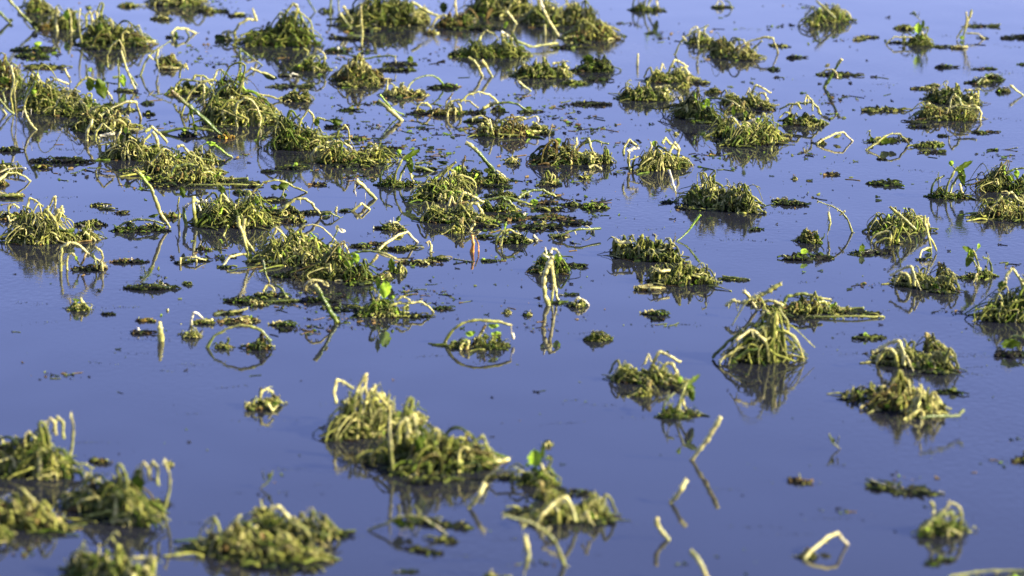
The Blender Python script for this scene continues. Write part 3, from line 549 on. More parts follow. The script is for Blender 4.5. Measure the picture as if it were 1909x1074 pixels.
raft('long low stems lying flat to the right of the stiff green plant', 790, 318, [r(772, 815, 8, 'DGOS', 1.1), s([(773, 311), (790, 314), (812, 322)], 3, 'SO', yw=320), s([(774, 306), (790, 303), (806, 306)], 2.6, 'O', yw=313)])
plant('dark leafy heap around the stout green stalk, right of centre', 896, 342, [
  m(820, 905, 312, 'GDODS', .8), m(900, 944, 318, 'OSCGD', 1.0, yw=340), l(874, 327, 30, 16, 'G', 15), l(890, 332, 16, 24, 'G', 0), l(852, 316, 16, 14, 'Y', 0), s([(835, 340), (850, 330), (868, 322)], 2.8, 'S'), s([(864, 320), (863, 304), (867, 291)], 3, 'DB', hang=0), s([(925, 318), (934, 324), (943, 330)], 2.2, 'C', yw=338), l(826, 303, 22, 7, 'D', 0, yw=320), l(908, 318, 14, 10, 'O', 20), r(800, 860, 8, yw=348), r(905, 950, 5, yw=349)])
plant('pale frizzy heap like tangled wool, right of centre', 822, 372, [
  m(776, 868, 330, 'CCSSY', 1.25, deep=.25), s([(800, 345), (816, 330), (832, 316), (850, 302)], 4, 'OS', yw=360, hang=2), s([(783, 374), (786, 362), (796, 358), (806, 372)], 2.6, 'C'), m(840, 860, 300, 'CSS', .4, yw=350)])
plant('pale heap with looped shreds in front of the frizzy one, right of centre', 850, 412, [
  m(792, 908, 374, 'CSSCO', 1.1, deep=.22), s([(852, 392), (857, 372), (864, 360), (874, 362), (890, 370), (902, 377)], 3.4, 'SCC', yw=402), s([(870, 408), (872, 390), (880, 379), (890, 380), (898, 394), (903, 404)], 4, 'SC', yw=408, fz=1.8), m(842, 862, 400, 'SCB', 1.3, yw=434), s([(836, 384), (842, 366), (848, 380)], 2.6, 'C', yw=398), r(876, 930, 8, yw=422), r(790, 830, 6, yw=405)])
plant('long bowed stems lying rightward beyond the looped heap, right side', 940, 392, [
  m(896, 962, 372, 'OSGSD', .8), s([(890, 380), (908, 372), (930, 368), (952, 370), (972, 376), (992, 382)], 3.6, 'OGS', yw=392, hang=2), s([(938, 370), (950, 374), (958, 384), (964, 393)], 3.2, 'GS', yw=393, hang=0), s([(966, 370), (976, 361), (992, 355), (1012, 354), (1026, 362), (1036, 367)], 3.8, 'OGS', yw=374, y2=368, hang=1), l(996, 377, 16, 13, 'Y', 10, yw=384), m(920, 962, 351, 'ODGS', .9, yw=368), r(905, 962, 5, 'DK', 1, yw=368), m(972, 984, 350, 'W', .5, yw=366), s([(935, 390), (940, 380), (942, 394)], 2, 'C')])
raft('dark leafy raft with a white tipped scrap, right of the looped heap', 948, 409, [r(900, 984, 10, 'DDGBO', 1.3), l(970, 403, 20, 14, 'G', 0), l(978, 399, 6, 7, 'W', 0), m(893, 926, 404, 'GYOS', .9, yw=416)])
raft('dark strip of leaf bits ending near the right edge, upper of two strips', 1036, 407, [r(982, 1070, 6, 'OODKB', 1.2)])
raft('dark strip of leaf bits ending near the right edge, lower of two strips', 1002, 425, [r(960, 1046, 9, 'DDKOG', 1.3), m(1004, 1018, 412, 'CSW', .7, yw=422), s([(940, 420), (944, 414), (942, 424)], 1.8, 'Y', yw=424, hang=0)])
raft('trail of dark crumbs floating toward the right edge above the bowed stalk', 1072, 417, [r(1040, 1104, 4, 'DKO', .8)])
scrap('spiky green rosette floating near the right edge', 1066, 383, [m(1056, 1080, 374, 'DGO', 1.2), r(1050, 1084, 4)])
scrap('bright green leaf tuft on the right edge beside the spiky rosette', 1102, 388, [m(1086, 1130, 376, 'GYO', 1), l(1103, 382, 22, 9, 'Y', 10), r(1084, 1120, 4, 'DK', 1, yw=384)])
raft('dark leafy strip right of the bowed stems, beneath the shaving brush tuft', 1024, 391, [r(1000, 1048, 8, 'DGOSK', 1.4), r(990, 1038, 4, 'DKB', yw=380)])
stalk('low bowed stalk running out of the right edge, below the crumb trail', 1075, 442, [s([(1030, 440), (1044, 439), (1060, 432), (1084, 427), (1120, 426)], 3, 'OG', yw=446, y2=440, hang=2), m(1028, 1054, 434, 'DGC', .9), m(1092, 1106, 420, 'W', .3, yw=434)])
plant('dark dome of bent stems with a tiny yellow sprig on top, right side', 956, 452, [
  m(928, 985, 430, 'GODOS', .9), s([(924, 462), (926, 444), (936, 431), (948, 428), (960, 434), (976, 443), (992, 450)], 3.2, 'OSC', yw=455, y2=450, hang=1), s([(934, 460), (936, 444), (940, 432)], 2.8, 'SO', yw=458), s([(940, 430), (942, 418)], 1.8, 'Y', hang=0), l(942, 420, 8, 8, 'Y', 0), l(958, 442, 22, 14, 'G', -20), m(990, 1000, 438, 'CW', .7, yw=449)])
scrap('small green leaf clump floating right of the orange stem', 901, 443, [r(893, 909, 9, 'GOD', 1.6), l(902, 441, 12, 9, 'G', 20)])
stalk('bright orange decaying stem standing in open water, right of centre', 882, 470, [s([(880, 471), (882, 455), (881, 438)], 5, 'R', hang=0, fz=.3, taper=.8), s([(892, 468), (891, 454), (886, 442)], 2, 'RB', hang=0)])
stalk('pale peg leaning right above the orange stem', 880, 431, [s([(876, 432), (880, 424), (885, 418)], 3.4, 'C', hang=0)])
# --- left front
stalk('looped pale stem and leaf bundle cut by the left edge, middle left', 26, 338, [
  s([(-16, 352), (0, 334), (14, 323), (30, 322), (46, 329), (57, 338)], 3.2, 'CSC', yw=350, y2=338, hang=1), s([(-10, 324), (12, 316), (30, 314), (48, 314)], 3, 'CW', yw=326), m(-20, 40, 302, 'GSOCD', .9, yw=318), l(10, 308, 30, 10, 'D', 0, yw=318), m(-16, 12, 328, 'CS', .6, yw=345)])
raft('brown cigar shaped stem floating at the left edge, middle left', 16, 367, [s([(-20, 368), (4, 365), (24, 364), (42, 363)], 5, 'BOS', yw=368, hang=2), r(-10, 44, 5, 'BOS')])
raft('long dark raft of sodden leaves on open water, left side', 108, 302, [r(55, 162, 12, 'KDDDK', 1.7, deep=.16), l(120, 296, 22, 8, 'D', 5), r(136, 165, 7, 'KD', 1.2, yw=303)])
raft('flat dark mound of leaves near the left edge above the long raft', 16, 281, [r(-4, 34, 11, 'KDDO', 1.8)])
scrap('twisted brown leaf scrap floating right below the long raft, left side', 74, 313, [r(62, 86, 8, 'BOSD', 1.2), l(74, 312, 20, 9, 'B', -20)])
scrap('dark scrap like a tiny boat, leftmost of three on open water', 178, 384, [r(168, 190, 4, 'DKS'), l(178, 381, 8, 6, 'O', 0)])
scrap('fluffy white scrap, middle of three on open water', 197, 390, [s([(194, 390), (193, 382)], 1.4, 'W', hang=0), s([(197, 390), (200, 382)], 1.4, 'W', hang=0), r(188, 207, 2.5)])
scrap('folded brown leaf, rightmost of three on open water', 226, 398, [r(217, 236, 4, 'BDS'), l(227, 396, 16, 6, 'B', 15)])
plant('largest pale shaggy plant with snapped stems on top, left side', 88, 450, [
  m(24, 124, 392, 'CCSSCO', 1.0), m(100, 180, 420, 'CSSOG', 1.0, yw=446), s([(52, 404), (50, 388), (55, 370), (66, 374), (80, 386)], 3, 'CCS', yw=440, fz=1.2), s([(84, 404), (93, 384), (101, 366)], 3.2, 'SC', yw=440, hang=0), s([(102, 366), (103, 380), (103, 398)], 3.4, 'CC', yw=440), s([(100, 410), (108, 392), (115, 385), (119, 396)], 3.8, 'C', yw=440),
  s([(57, 404), (75, 400), (90, 384)], 3.6, 'SC', yw=442), s([(158, 432), (168, 440), (178, 449)], 3.6, 'C', yw=449), l(160, 424, 26, 6, 'W', -25, yw=446), m(10, 46, 382, 'CSSB', .8, yw=408), s([(14, 402), (16, 385), (26, 381), (36, 388)], 2.6, 'C', yw=408), s([(14, 402), (18, 412), (30, 406)], 2.4, 'C', yw=413), m(54, 80, 442, 'CS', .8, yw=456), l(128, 432, 26, 12, 'G', 12), m(-8, 10, 392, 'SCO', .8, yw=408), s([(122, 416), (122, 402)], 1.3, 'S', hang=0)])
raft('dark wedge of leaf with a fluffy yellow end, right of the largest pale plant', 166, 420, [r(136, 200, 9, 'DKKO', 1.4), m(164, 188, 407, 'CSY', .9, yw=420), l(158, 416, 40, 10, 'D', 5)])
plant('skeleton of bent pale stems with a white tuft, front of largest pale plant', 150, 504, [
  s([(113, 505), (113, 482), (115, 461), (128, 452), (146, 456), (162, 470), (176, 481), (188, 488)], 3.6, 'SCC', yw=505, y2=502), s([(125, 502), (125, 486), (129, 474), (136, 472)], 2.8, 'SC'), s([(136, 474), (142, 480), (147, 492), (156, 502)], 2.6, 'CS'), s([(168, 470), (178, 461), (188, 468), (192, 480), (186, 490)], 2.8, 'SC', yw=503), s([(162, 470), (157, 482), (152, 492)], 3.2, 'B', yw=503, hang=0),
  m(184, 200, 484, 'WCW', 1.0, yw=500), r(132, 184, 9, 'KDDB', 1.3, yw=503), s([(172, 472), (178, 486), (180, 502)], 2.6, 'GS', yw=504), s([(190, 490), (191, 504)], 2.6, 'C', yw=506), l(142, 482, 7, 10, 'Y', 0)])
scrap('shaggy stump tuft in open water below the bent stem skeleton', 146, 577, [m(130, 164, 558, 'CSOG', 1.2), s([(154, 580), (155, 566), (150, 556)], 3.8, 'C'), s([(131, 568), (130, 556)], 1.6, 'B', hang=0), l(142, 560, 14, 8, 'Y', 0)])
raft('brown leaf floating with a white stub beside it, right of bent stem skeleton', 235, 489, [r(210, 242, 6, 'BBOD', 1.4), r(243, 268, 5, 'DK', 1.3), s([(246, 488), (245, 480)], 2.2, 'W', hang=0)])
stalk('long bare green stalk leaning left with small leaf at its kink, left centre', 306, 421, [
  s([(248, 316), (262, 325), (270, 336), (282, 352), (292, 378), (302, 402), (316, 422)], 3.9, 'BYSCG', yw=424, hang=0, fz=.4, taper=1.0), s([(263, 334), (262, 348)], 1.2, 'G', hang=0), l(262, 351, 7, 8, 'G', 0), l(273, 333, 18, 10, 'Y', -20)])
raft('dark feathery frond curved over the water at the foot of the bare stalk', 266, 430, [
  s([(214, 428), (232, 416), (256, 409), (282, 411), (310, 420)], 3, 'DDO', yw=430, y2=424, hang=2), m(215, 252, 415, 'DDKG', 1, yw=431), r(216, 312, 7, 'DKDG', 1.2, yw=430), l(286, 403, 22, 7, 'G', 10, yw=424), m(262, 305, 412, 'DDGO', .7, yw=428), m(300, 330, 392, 'DDG', .9, yw=405)])
stalk('stout green post with fluffy white top, left of the pair at centre left', 344, 421, [
  s([(347, 421), (343, 402), (342, 386)], 4.6, 'SGO', yw=421, hang=0, taper=.9), s([(342, 388), (352, 380), (358, 376)], 3.8, 'W', yw=421, fz=3), s([(333, 420), (334, 400), (331, 384), (334, 368)], 2.6, 'CS', yw=420, hang=2), l(340, 358, 12, 24, 'G', 10)])
stalk('stout green post with fluffy white top, right of the pair at centre left', 364, 421, [
  s([(366, 421), (362, 395), (361, 366)], 4.4, 'GSC', yw=422, hang=0, taper=.9), m(364, 388, 366, 'WWC', .55, yw=392), s([(362, 372), (374, 378), (385, 374)], 3.6, 'CW', yw=421, fz=4), s([(370, 382), (374, 393)], 2, 'W', hang=0)])
plant('bushy pale heap with a stiff stick on top, centre of the middle row', 436, 418, [
  m(376, 500, 368, 'CSSCOG', 1.05), m(400, 440, 346, 'SCSO', .6, yw=398), s([(412, 360), (424, 373), (438, 387)], 3.2, 'SC', yw=408, hang=0), s([(440, 386), (452, 374), (466, 368)], 4.6, 'CW', yw=410, fz=3), l(480, 374, 16, 22, 'Y', 25, yw=408), s([(456, 405), (452, 384), (460, 376)], 5, 'OS', yw=412), l(414, 354, 12, 16, 'G', 0), r(436, 500, 8, 'DKBO', 1, yw=424), s([(462, 400), (474, 392), (486, 404)], 3, 'C'), s([(424, 420), (420, 432), (416, 442)], 2.4, 'S', yw=440, hang=0), r(490, 560, 6, yw=412), r(372, 420, 6, yw=424)])
plant('thin dark stem bowed like a bridge with a curled leaf, above centre', 520, 362, [
  s([(465, 366), (478, 352), (492, 340), (512, 336), (532, 340), (548, 349), (572, 359)], 3, 'DOSO', yw=366, y2=359, hang=1), l(528, 348, 24, 16, 'G', 20), l(512, 349, 18, 12, 'O', 0), s([(530, 352), (526, 364), (522, 372)], 1.6, 'O', yw=374), r(435, 468, 8, 'DOS', 1, yw=360), r(436, 480, 4, 'KO', yw=348), l(531, 364, 9, 9, 'G', 0, yw=372), r(440, 530, 6, yw=374)])
plant('thick pale arch with dark leaf mat trailing right, middle of the picture', 560, 402, [
  s([(524, 396), (536, 382), (550, 372), (568, 371), (582, 380), (592, 393), (598, 402)], 3.7, 'SCC', yw=404, hang=3, fz=1.4), m(488, 552, 380, 'OSCBS', .9, yw=400), s([(597, 402), (606, 396), (620, 399), (634, 406)], 3.4, 'OGO', yw=406), l(608, 398, 20, 10, 'G', -15), r(556, 600, 5, 'DK', 1, yw=398), l(522, 398, 12, 18, 'G', 0), m(536, 570, 398, 'DSBC', .9, yw=414)])
scrap('white tipped nub floating right of the thick pale arch', 628, 394, [s([(626, 394), (628, 386)], 3.4, 'C', hang=0, fz=2), r(634, 644, 4, 'DO')])
stalk('twisted pale stem with a side arm bent to the left, front centre', 462, 485, [
  s([(443, 404), (446, 420), (454, 440), (460, 462), (463, 486)], 4.2, 'SCSG', yw=488, hang=2), s([(456, 408), (454, 428), (460, 450), (474, 470), (480, 482)], 3.2, 'CS', yw=486, hang=1), s([(458, 475), (444, 475), (430, 478), (420, 490), (415, 497)], 3, 'SCC', yw=490, y2=497, hang=1), l(464, 478, 16, 13, 'Y', 0), r(407, 426, 5, 'DO', 1, yw=499)])
plant('broad bushy heap under a thin high arch with a white bud, front centre', 556, 488, [
  m(484, 640, 438, 'SSCOGY', 1.1), m(500, 600, 424, 'CSSO', .5, yw=474), s([(542, 448), (552, 432), (566, 422), (582, 419), (600, 424), (614, 436), (626, 448)], 2.3, 'SCC', yw=482, fz=.5, hang=0), s([(600, 470), (614, 456), (624, 440), (630, 426)], 2.8, 'GG', yw=486, hang=0, fz=.2), l(638, 430, 16, 8, 'W', -25, yw=486), l(629, 425, 8, 12, 'C', 0, yw=486),
  s([(514, 424), (524, 432), (540, 448)], 2.6, 'CS', yw=476), s([(535, 447), (546, 436), (560, 426)], 2, 'C', yw=480), s([(520, 486), (512, 458), (508, 440), (516, 424)], 4, 'SC', yw=484), l(604, 462, 20, 14, 'G', 20), l(568, 448, 22, 12, 'O', 20), s([(576, 480), (588, 452), (604, 444)], 2.6, 'SO'), r(470, 530, 7, yw=495), r(560, 650, 6, yw=497)])
plant('mossy brown column beside glossy green leaves under a bowed stem, front centre', 650, 522, [
  m(584, 640, 450, 'SSCBOS', 1.0, yw=520), m(636, 690, 484, 'GYODS', .95, yw=522), s([(632, 492), (646, 478), (664, 470), (690, 468), (716, 472), (738, 482)], 3.9, 'OGOC', yw=518, hang=2), s([(704, 476), (696, 486), (684, 496), (684, 506)], 3.8, 'BSB', yw=510), l(650, 492, 20, 18, 'Y', 0), l(664, 482, 16, 22, 'Y', 12), l(672, 500, 14, 12, 'G', 0), l(730, 494, 14, 28, 'G', 0), m(726, 752, 480, 'GCSD', .8, yw=508),
  l(660, 524, 9, 16, 'Y', 0), l(645, 505, 22, 16, 'G', 0), s([(624, 470), (618, 488), (612, 506)], 3.4, 'CS'), s([(632, 460), (634, 484)], 3.4, 'Y'), m(682, 728, 506, 'BSCD', .9, yw=520), l(676, 503, 9, 8, 'S', 0), s([(656, 520), (658, 505), (664, 498)], 2, 'C'), r(640, 690, 6, 'DGO', 1, yw=531), l(600, 502, 26, 24, 'D', 0)])
stalk('stout green stalk with bleached crooked top leaning left, front centre', 624, 601, [
  s([(586, 530), (596, 545), (606, 562), (616, 582), (627, 601)], 5.0, 'CGGGS', yw=602, hang=0, fz=.3, taper=1.15), s([(568, 542), (571, 530), (582, 522), (598, 524), (612, 534)], 3, 'BCC', yw=580), l(606, 528, 16, 9, 'C', -35, yw=590)])
raft('dark leaf lump behind the stout green stalk with bleached top', 578, 562, [r(560, 602, 12, 'DDKG', 1.6), r(590, 626, 6, 'DK', .6, yw=564)])
plant('plant with one glowing yellow green leaf and an arm reaching right, front', 725, 586, [
  m(684, 742, 548, 'YSCGO', 1.0), l(718, 540, 26, 34, 'Y', -8), l(705, 528, 10, 28, 'G', 0), l(732, 554, 8, 8, 'Y', 0), s([(704, 586), (701, 566), (708, 548)], 3.8, 'SC'), s([(726, 570), (744, 565), (766, 565), (786, 563), (798, 571), (808, 582)], 3.1, 'SCS', yw=586, y2=583, hang=2), s([(738, 560), (750, 553), (762, 558), (766, 566)], 3, 'SC', yw=586), l(758, 574, 12, 14, 'S', 0), m(694, 736, 578, 'COSD', .9, yw=590), l(718, 562, 20, 12, 'G', 0), l(693, 538, 12, 9, 'G', 0), s([(752, 588), (752, 574), (760, 568)], 2.6, 'GS', yw=590), r(600, 690, 4, yw=575), r(740, 800, 4, yw=590)])
raft('tangle of dark leaves with glinting drops, front left of the stout green stalk', 458, 562, [r(420, 492, 11, 'DDGKO', 1.7), m(468, 490, 553, 'DGOC', .8, yw=569), m(434, 458, 549, 'DGO', .9, yw=562)])
plant('small humped plant of dark leaf loops on floating rod, front centre', 514, 552, [
  m(478, 512, 536, 'DGOC', .9, yw=552), s([(490, 544), (498, 532), (506, 534), (512, 543)], 2.8, 'SC', yw=551), s([(513, 532), (524, 538), (530, 546), (536, 554)], 3, 'OGO', yw=556), l(532, 550, 14, 11, 'O', 0), r(506, 530, 6, 'DKG', 1.1, yw=552)])
raft('dark rod shaped stem floating below the small humped plant, front centre', 522, 562, [s([(490, 564), (518, 562), (552, 559)], 3.2, 'DOO', yw=564, hang=0), r(492, 556, 4, 'DO')])
stalk('short blurred green stub in front of the broad bushy heap', 500, 525, [s([(489, 484), (493, 500), (497, 514), (502, 526)], 3.4, 'DGC', hang=0, fz=.3), ])
scrap('diamond shaped brown lump floating below the broad bushy heap', 525, 516, [m(514, 536, 502, 'BSOS', 1.2)])
raft('dark log of sodden leaf topped with a frothy white scrap, front left', 278, 538, [r(232, 325, 11, 'DDKGO', 1.9, deep=.16), s([(244, 538), (280, 533), (318, 536)], 4, 'DDD', yw=539, hang=0), m(284, 308, 522, 'WCW', .8, yw=536)])
scrap('small dark green ball floating right of the frothy dark log', 349, 531, [m(344, 356, 524, 'DGO', 1.4)])
stalk('pair of crossing dark fronds dipping into the water below the bare stalk', 272, 524, [s([(284, 496), (278, 510), (268, 520), (261, 527)], 2.4, 'OGB', yw=526, hang=0), l(280, 504, 9, 12, 'O', 0), s([(268, 497), (272, 512)], 1.6, 'D', hang=0)])
plant('low bent stem lying where the twin posts mirror, below the green posts', 356, 492, [s([(336, 492), (337, 480)], 3.2, 'C', yw=492, hang=1), s([(340, 483), (352, 480), (364, 480), (384, 485)], 3, 'SCC', yw=488, hang=1), s([(366, 488), (364, 476)], 3, 'C', yw=489), r(326, 346, 3, 'D', 1, yw=491), r(356, 386, 4, 'OD', 1, yw=486)])
scrap('curled wisp of dead fibres floating right of the posts reflection', 378, 466, [m(370, 390, 452, 'SBO', .5)])
# --- front edge
scrap('single round bead like bud on still water, front left', 312, 579, [s([(312, 581), (312, 576)], 4.5, 'C', hang=0, fz=.6)])
scrap('short dark dash of leaf on still water, front left', 203, 586, [r(190, 214, 3, 'DKO')])
scrap('reddish brown leaf sliver with a knob, front left', 271, 598, [r(256, 284, 4, 'BAO', .9), m(274, 284, 592, 'SBO', 1, yw=599)])
scrap('dark lens shaped scrap carrying a white crumb, front left', 261, 621, [r(244, 280, 7, 'DKKB', 1.6), s([(258, 616), (257, 611)], 3, 'W', hang=0, fz=1)])
stalk('blurred pale stump cut by the bottom edge, front left', 300, 633, [s([(300, 640), (299, 622), (298, 600)], 8, 'CSC', yw=636, fz=1.2, hang=2, taper=.6)])
plant('white hooked stem rising from a yellowish log, front left', 374, 604, [s([(356, 606), (357, 594), (361, 583), (368, 584), (378, 593)], 3.2, 'W', yw=605, hang=0), r(358, 400, 9, 'OSBO', 1.5, yw=602), s([(380, 600), (397, 596)], 5, 'SC', yw=603, hang=0), m(338, 372, 610, 'CSSD', .8, yw=628), s([(340, 632), (342, 614)], 2.6, 'B')])
raft('thin brown rod of stem floating alone above the bigger arch, front', 430, 584, [s([(400, 586), (425, 583), (448, 579), (462, 575)], 4, 'DOSC', yw=587, y2=583, hang=0), r(402, 450, 4, 'OBD')])
raft('brown and pale log of leaf bits floating just above the bigger arch, front', 440, 600, [r(404, 482, 9, 'OSDBC', 1.5), m(440, 474, 588, 'CSO', .7, yw=599)])
scrap('dark mound with glinting drops floating right of the pale log, front', 526, 606, [r(505, 548, 10, 'DGOKC', 1.7), r(520, 534, 3, 'DK', 1, yw=616)])
plant('big smooth arch of green stem cut by the bottom edge, front left of centre', 450, 640, [s([(386, 648), (400, 626), (420, 614), (445, 607), (466, 609), (486, 616), (506, 636)], 4.2, 'GSSG', yw=648, hang=2, fz=1.2), m(460, 500, 624, 'GDO', .7, yw=650), m(400, 430, 632, 'SCG', .6, yw=648)])
scrap('small dark ball floating right of the stout leaning stalk, front centre', 671, 590, [m(664, 680, 580, 'DGO', 1.3)])
plant('long bowed stem over green leaves cut by the bottom edge, front right', 892, 640, [s([(828, 640), (842, 618), (862, 603), (890, 597), (918, 599), (940, 603), (954, 606)], 4, 'OSSC', yw=640, hang=2, fz=1.2), s([(905, 606), (897, 620), (890, 634)], 3.6, 'BS', yw=640), l(877, 622, 22, 12, 'Y', 0), l(920, 608, 24, 10, 'Y', -10), l(925, 624, 22, 14, 'Y', 0), m(836, 950, 624, 'SGOC', .6, yw=646), s([(953, 606), (954, 624)], 1.4, 'W', hang=0), s([(955, 622), (956, 632)], 4, 'W', hang=0)])
plant('two tall pale stems like legs hanging from a green head, front right', 1024, 568, [
  s([(1030, 480), (1022, 495), (1015, 512), (1013, 530), (1016, 550), (1022, 568)], 6.2, 'CCS', yw=569, hang=0, fz=.3, taper=.9), s([(1028, 478), (1029, 500), (1033, 525), (1037, 545), (1041, 561)], 5.2, 'CCC', yw=562, hang=0, fz=.3), s([(1028, 562), (1030, 545), (1032, 530)], 3, 'SC', yw=562), r(1020, 1048, 4, 'DG', 1, yw=565),
  s([(1019, 474), (1016, 462)], 3.2, 'W', hang=0, yw=562), s([(1027, 472), (1030, 464), (1037, 466), (1043, 478)], 3.4, 'WCW', yw=562, hang=1), l(1041, 480, 16, 20, 'Y', 0, yw=562), m(1002, 1050, 466, 'DGOYC', .35, yw=508), l(1018, 478, 20, 24, 'G', 10, yw=562), s([(1012, 474), (1018, 478), (1027, 484)], 3.4, 'CW', yw=563, fz=1)])
plant('dark leafy clump behind the two tall pale stems, front right', 1028, 506, [m(996, 1054, 474, 'DGOYD', 1.0), l(1010, 490, 22, 28, 'D', -20), l(1046, 492, 18, 24, 'G', 0), r(1050, 1072, 6, 'KDO', 1.2, yw=496)])
scrap('dark bud floating right of the two tall pale stems', 1078, 497, [r(1070, 1088, 7, 'DKG', 1.5)])
scrap('dark twig floating level with the feet of the two pale stems', 1052, 550, [s([(1042, 549), (1055, 551), (1066, 550)], 1.8, 'D', yw=551, hang=0), r(1058, 1068, 3, 'D')])
plant('small pale hook over a dark knot, right edge front', 1078, 571, [m(1064, 1090, 557, 'ODGS', 1.1), s([(1072, 562), (1078, 555), (1088, 560), (1097, 569)], 3.2, 'CW', yw=570, hang=1), r(1056, 1076, 4, 'DK')])
scrap('upright yellow nub on open water left of the two pale stems, front right', 947, 584, [m(942, 952, 576, 'SCO', 1.2)])
scrap('small dark knot beside the yellow nub, front right', 983, 588, [m(976, 990, 580, 'ODS', 1.1), s([(984, 588), (989, 578)], 1, 'C', hang=0)])
scrap('dark tuft in the bottom right corner of the planted patch', 1108, 634, [m(1094, 1136, 615, 'OSGD', 1.1)])
# --- centre right small
plant('fluffy white topped mound floating alone, centre right', 734, 427, [m(714, 754, 414, 'CSOS', 1.2), s([(718, 426), (720, 416), (728, 412)], 2.8, 'W', fz=2), s([(733, 416), (734, 405)], .8, 'W', hang=0, fz=0), s([(732, 415), (742, 417), (751, 425)], 3.6, 'CO', yw=428, fz=2), r(700, 716, 3, 'DK', 1, yw=426), s([(696, 425), (696, 421)], 2, 'W', hang=0)])
plant('bent pale stem kneeling in open water, front right of centre', 740, 458, [s([(706, 466), (716, 456), (730, 447), (745, 437), (760, 433), (768, 442), (778, 452)], 3.4, 'SCCW', yw=468, y2=452, hang=2, fz=1.2), m(700, 722, 450, 'ODGS', 1, yw=465), l(744, 444, 22, 9, 'S', 20, yw=456)])
raft('low dark leaf strip left of the kneeling pale stem', 676, 460, [r(655, 690, 6, 'DGKO', 1.4), r(690, 706, 5, 'DBC', 1, yw=455)])
raft('lens shaped dark leaf mound right under the kneeling pale stem', 742, 466, [r(726, 760, 8, 'DKDO', 1.8), r(760, 775, 5, 'DS', 1, yw=462)])
scrap('curled yellowish hook standing alone, right of the kneeling pale stem', 799, 466, [s([(803, 470), (804, 458), (800, 450), (794, 453)], 3.0, 'SCB', yw=470, hang=2)])
raft('string of dark leaf bits with pale end, centre right above open front water', 790, 490, [r(748, 808, 6, 'OBDSK', 1.2), m(780, 796, 482, 'CSO', .8, yw=492), r(796, 832, 7, 'DGOC', 1.1, yw=484)])
raft('long thin dark twig with a bright green leaf on its right end', 884, 487, [s([(845, 483), (870, 487), (895, 489), (914, 490)], 1.8, 'DKD', yw=488, hang=0), l(901, 485, 10, 8, 'Y', 10), r(894, 916, 4, 'DGK')])
raft('dark dash of moss floating on open water, front right of centre', 824, 576, [r(812, 838, 5, 'DGO', 1.4)])

# ------------------------------------------------------------------ uncountable flecks of leaf on the surface
def flecks():
    rng = random.Random(5); mb = MB()
    for p, sz in CRUMBS: shred(mb, rng, p, sz, PAL[rng.choice('DKK')], .9)
    zones = [(1110, 1920, 10, 660, 330), (-20, 1920, 650, 1080, 160), (1150, 1600, 150, 420, 120), (640, 1110, 235, 345, 210), (620, 830, 180, 300, 170), (640, 860, 88, 120, 50), (880, 1110, 330, 470, 150), (560, 760, 545, 620, 110), (330, 520, 85, 125, 60), (90, 190, 305, 340, 26),
             (0, 1110, 10, 630, 330), (800, 1110, 470, 620, 45), (500, 660, 60, 110, 40), (30, 120, 90, 140, 30), (-10, 1110, -60, 60, 120), (640, 860, 480, 560, 50), (230, 300, 160, 240, 25), (1000, 1110, 190, 240, 60)]
    for _ in range(170):         # fine scum drifted into thin lines
        x = rng.uniform(0, 1900); y = rng.uniform(10, 1050); L = rng.uniform(20, 90); sl = rng.uniform(-.08, .08)
        for _ in range(int(L * .45)):
            t = rng.gauss(0, .4); g = ground(x + t * L, y + t * L * sl + rng.gauss(0, 1.3)); g.z = .0012
            shred(mb, rng, g, unit(y) * rng.uniform(1.2, 2.8), PAL[rng.choice('DKKKO')], .95)
    for x0, x1, y0, y1, n in zones:
        cl = [(rng.uniform(x0, x1), rng.uniform(y0, y1)) for _ in range(max(3, n // 12))]
        for _ in range(int(n * 2.3)):
            if rng.random() < .6:
                a = rng.choice(cl); x = rng.gauss(a[0], 22); y = rng.gauss(a[1], 3.5)
            else: x = rng.uniform(x0, x1); y = rng.uniform(y0, y1)
            g = ground(x, y); u = unit(y); g.z = .0015
            sz = u * rng.choice((2, 2.6, 3.4, 4.6, 6.5, 9))
            shred(mb, rng, g, sz, PAL[rng.choice('DDKKKOGB')], .88)
            if rng.random() < .07:
                L = u * rng.uniform(8, 26); h = rng.uniform(-1.2, 1.2); Q = smooth([g, g + Vector((L * .5, h * L * .5, 0)) + Vector((0, rng.uniform(-.2, .2) * L, 0)), g + Vector((L, h * L, 0))], 3)
                mb.tube(Q, [u * rng.uniform(.45, .8)] * len(Q), [PAL[rng.choice('DKOB')]] * len(Q), 4)
    o = mb.build('floating_flecks', M_DEB, None, Vector((0, ground(PX, 300).y, 0)))
    o['label'] = 'countless tiny dark leaf flecks scattered over the flood water'; o['category'] = 'leaf flecks'; o['kind'] = 'stuff'
flecks()

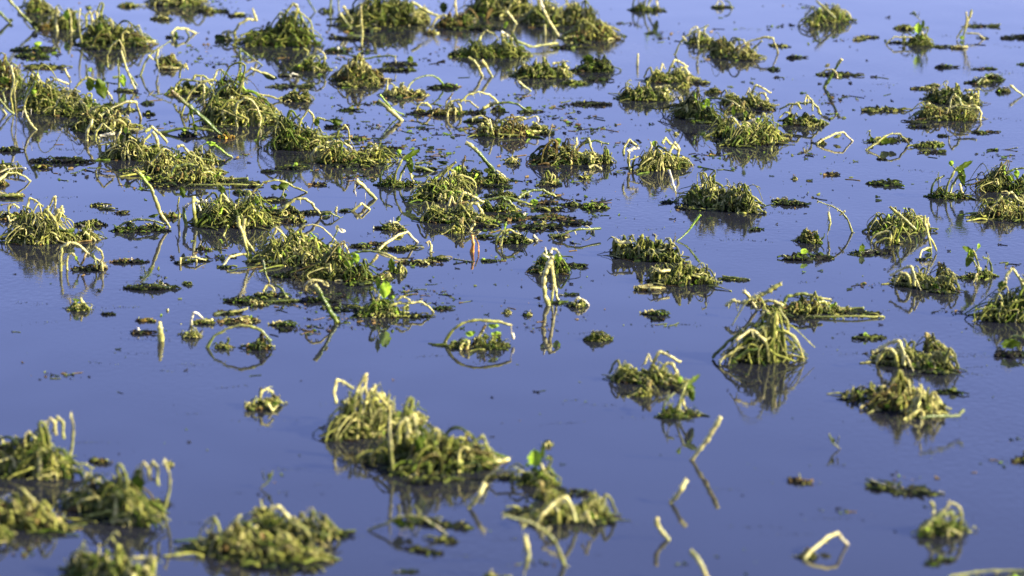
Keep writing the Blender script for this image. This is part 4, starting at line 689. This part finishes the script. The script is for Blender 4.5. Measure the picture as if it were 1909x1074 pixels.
# ------------------------------------------------------------------ the same field going on to the right and towards the camera
def copy_thing(src, loc, rz, label, k=1.0):
    c = src.copy(); C.objects.link(c); c.location = loc; c.rotation_euler = (0, 0, rz); c.scale = (k, k, k); c['label'] = label
    for ch in src.children:
        q = ch.copy(); C.objects.link(q); q.parent = c
        if 'label' in q: del q['label']
    return c
def more():
    rng = random.Random(12)
    tops = [o for o in C.objects if o.parent is None and 'group' in o and not any(k in o['label'] for k in ('rainbow', 'hoop', 'arch', 'posts', 'edge', 'two tall', 'orange', 'skeleton', 'widest', 'white', 'frothy', 'bead', 'fluffy', 'icy', 'rusty', 'golden', 'reddish', 'orange', 'diamond', 'tent'))]
    pools = {}
    for o in tops:
        if o.name.startswith('wilted_plant'): pools.setdefault('plant', []).append(o)
        elif o['category'] == 'stem': pools.setdefault('stem', []).append(o)
        elif o['category'] == 'dead leaves': pools.setdefault('raft', []).append(o)
        else: pools.setdefault('scrap', []).append(o)
    taken = []
    def free(p, r):
        for q, rr in taken:
            if abs(q.x - p.x) / (r + rr) < 1 and abs(q.y - p.y) / ((r + rr) * 1.7) < 1: return False
        return True
    TXT = dict(plant='withered plant heap standing in the flood water {}', stem='broken stalk leaning out of the open water {}', raft='dark raft of sodden leaves floating {}', scrap='small scrap of withered plant floating {}')
    for kind, n, rad in (('plant', 50, .13), ('stem', 14, .10), ('raft', 26, .12), ('scrap', 24, .05)):
        m_ = 0; tries = 0
        while m_ < n and tries < 4000:
            tries += 1; x = rng.uniform(-40, 1960); y = rng.uniform(8, 1090) ** 1.0
            if rng.random() < .5: y = rng.uniform(8, 600)
            if x < 1185 and y < 790: continue
            p = ground(x, y)
            r_ = rad * rng.uniform(.8, 1.1)
            if kind in ('plant', 'raft') and abs(((p.x * 1.0 + p.y * .45) % 1.25) - .5) > .40: continue
            if not free(p, r_): continue
            src = rng.choice(pools[kind]); taken.append((p, r_)); m_ += 1
            row = 'beyond the right end of the photographed rows' if y < 668 else 'in the blurred foreground nearer the camera'
            copy_thing(src, p, rng.choice((0, math.pi)) + rng.uniform(-.6, .6), TXT[kind].format(row), rng.uniform(.8, 1.05))
more()
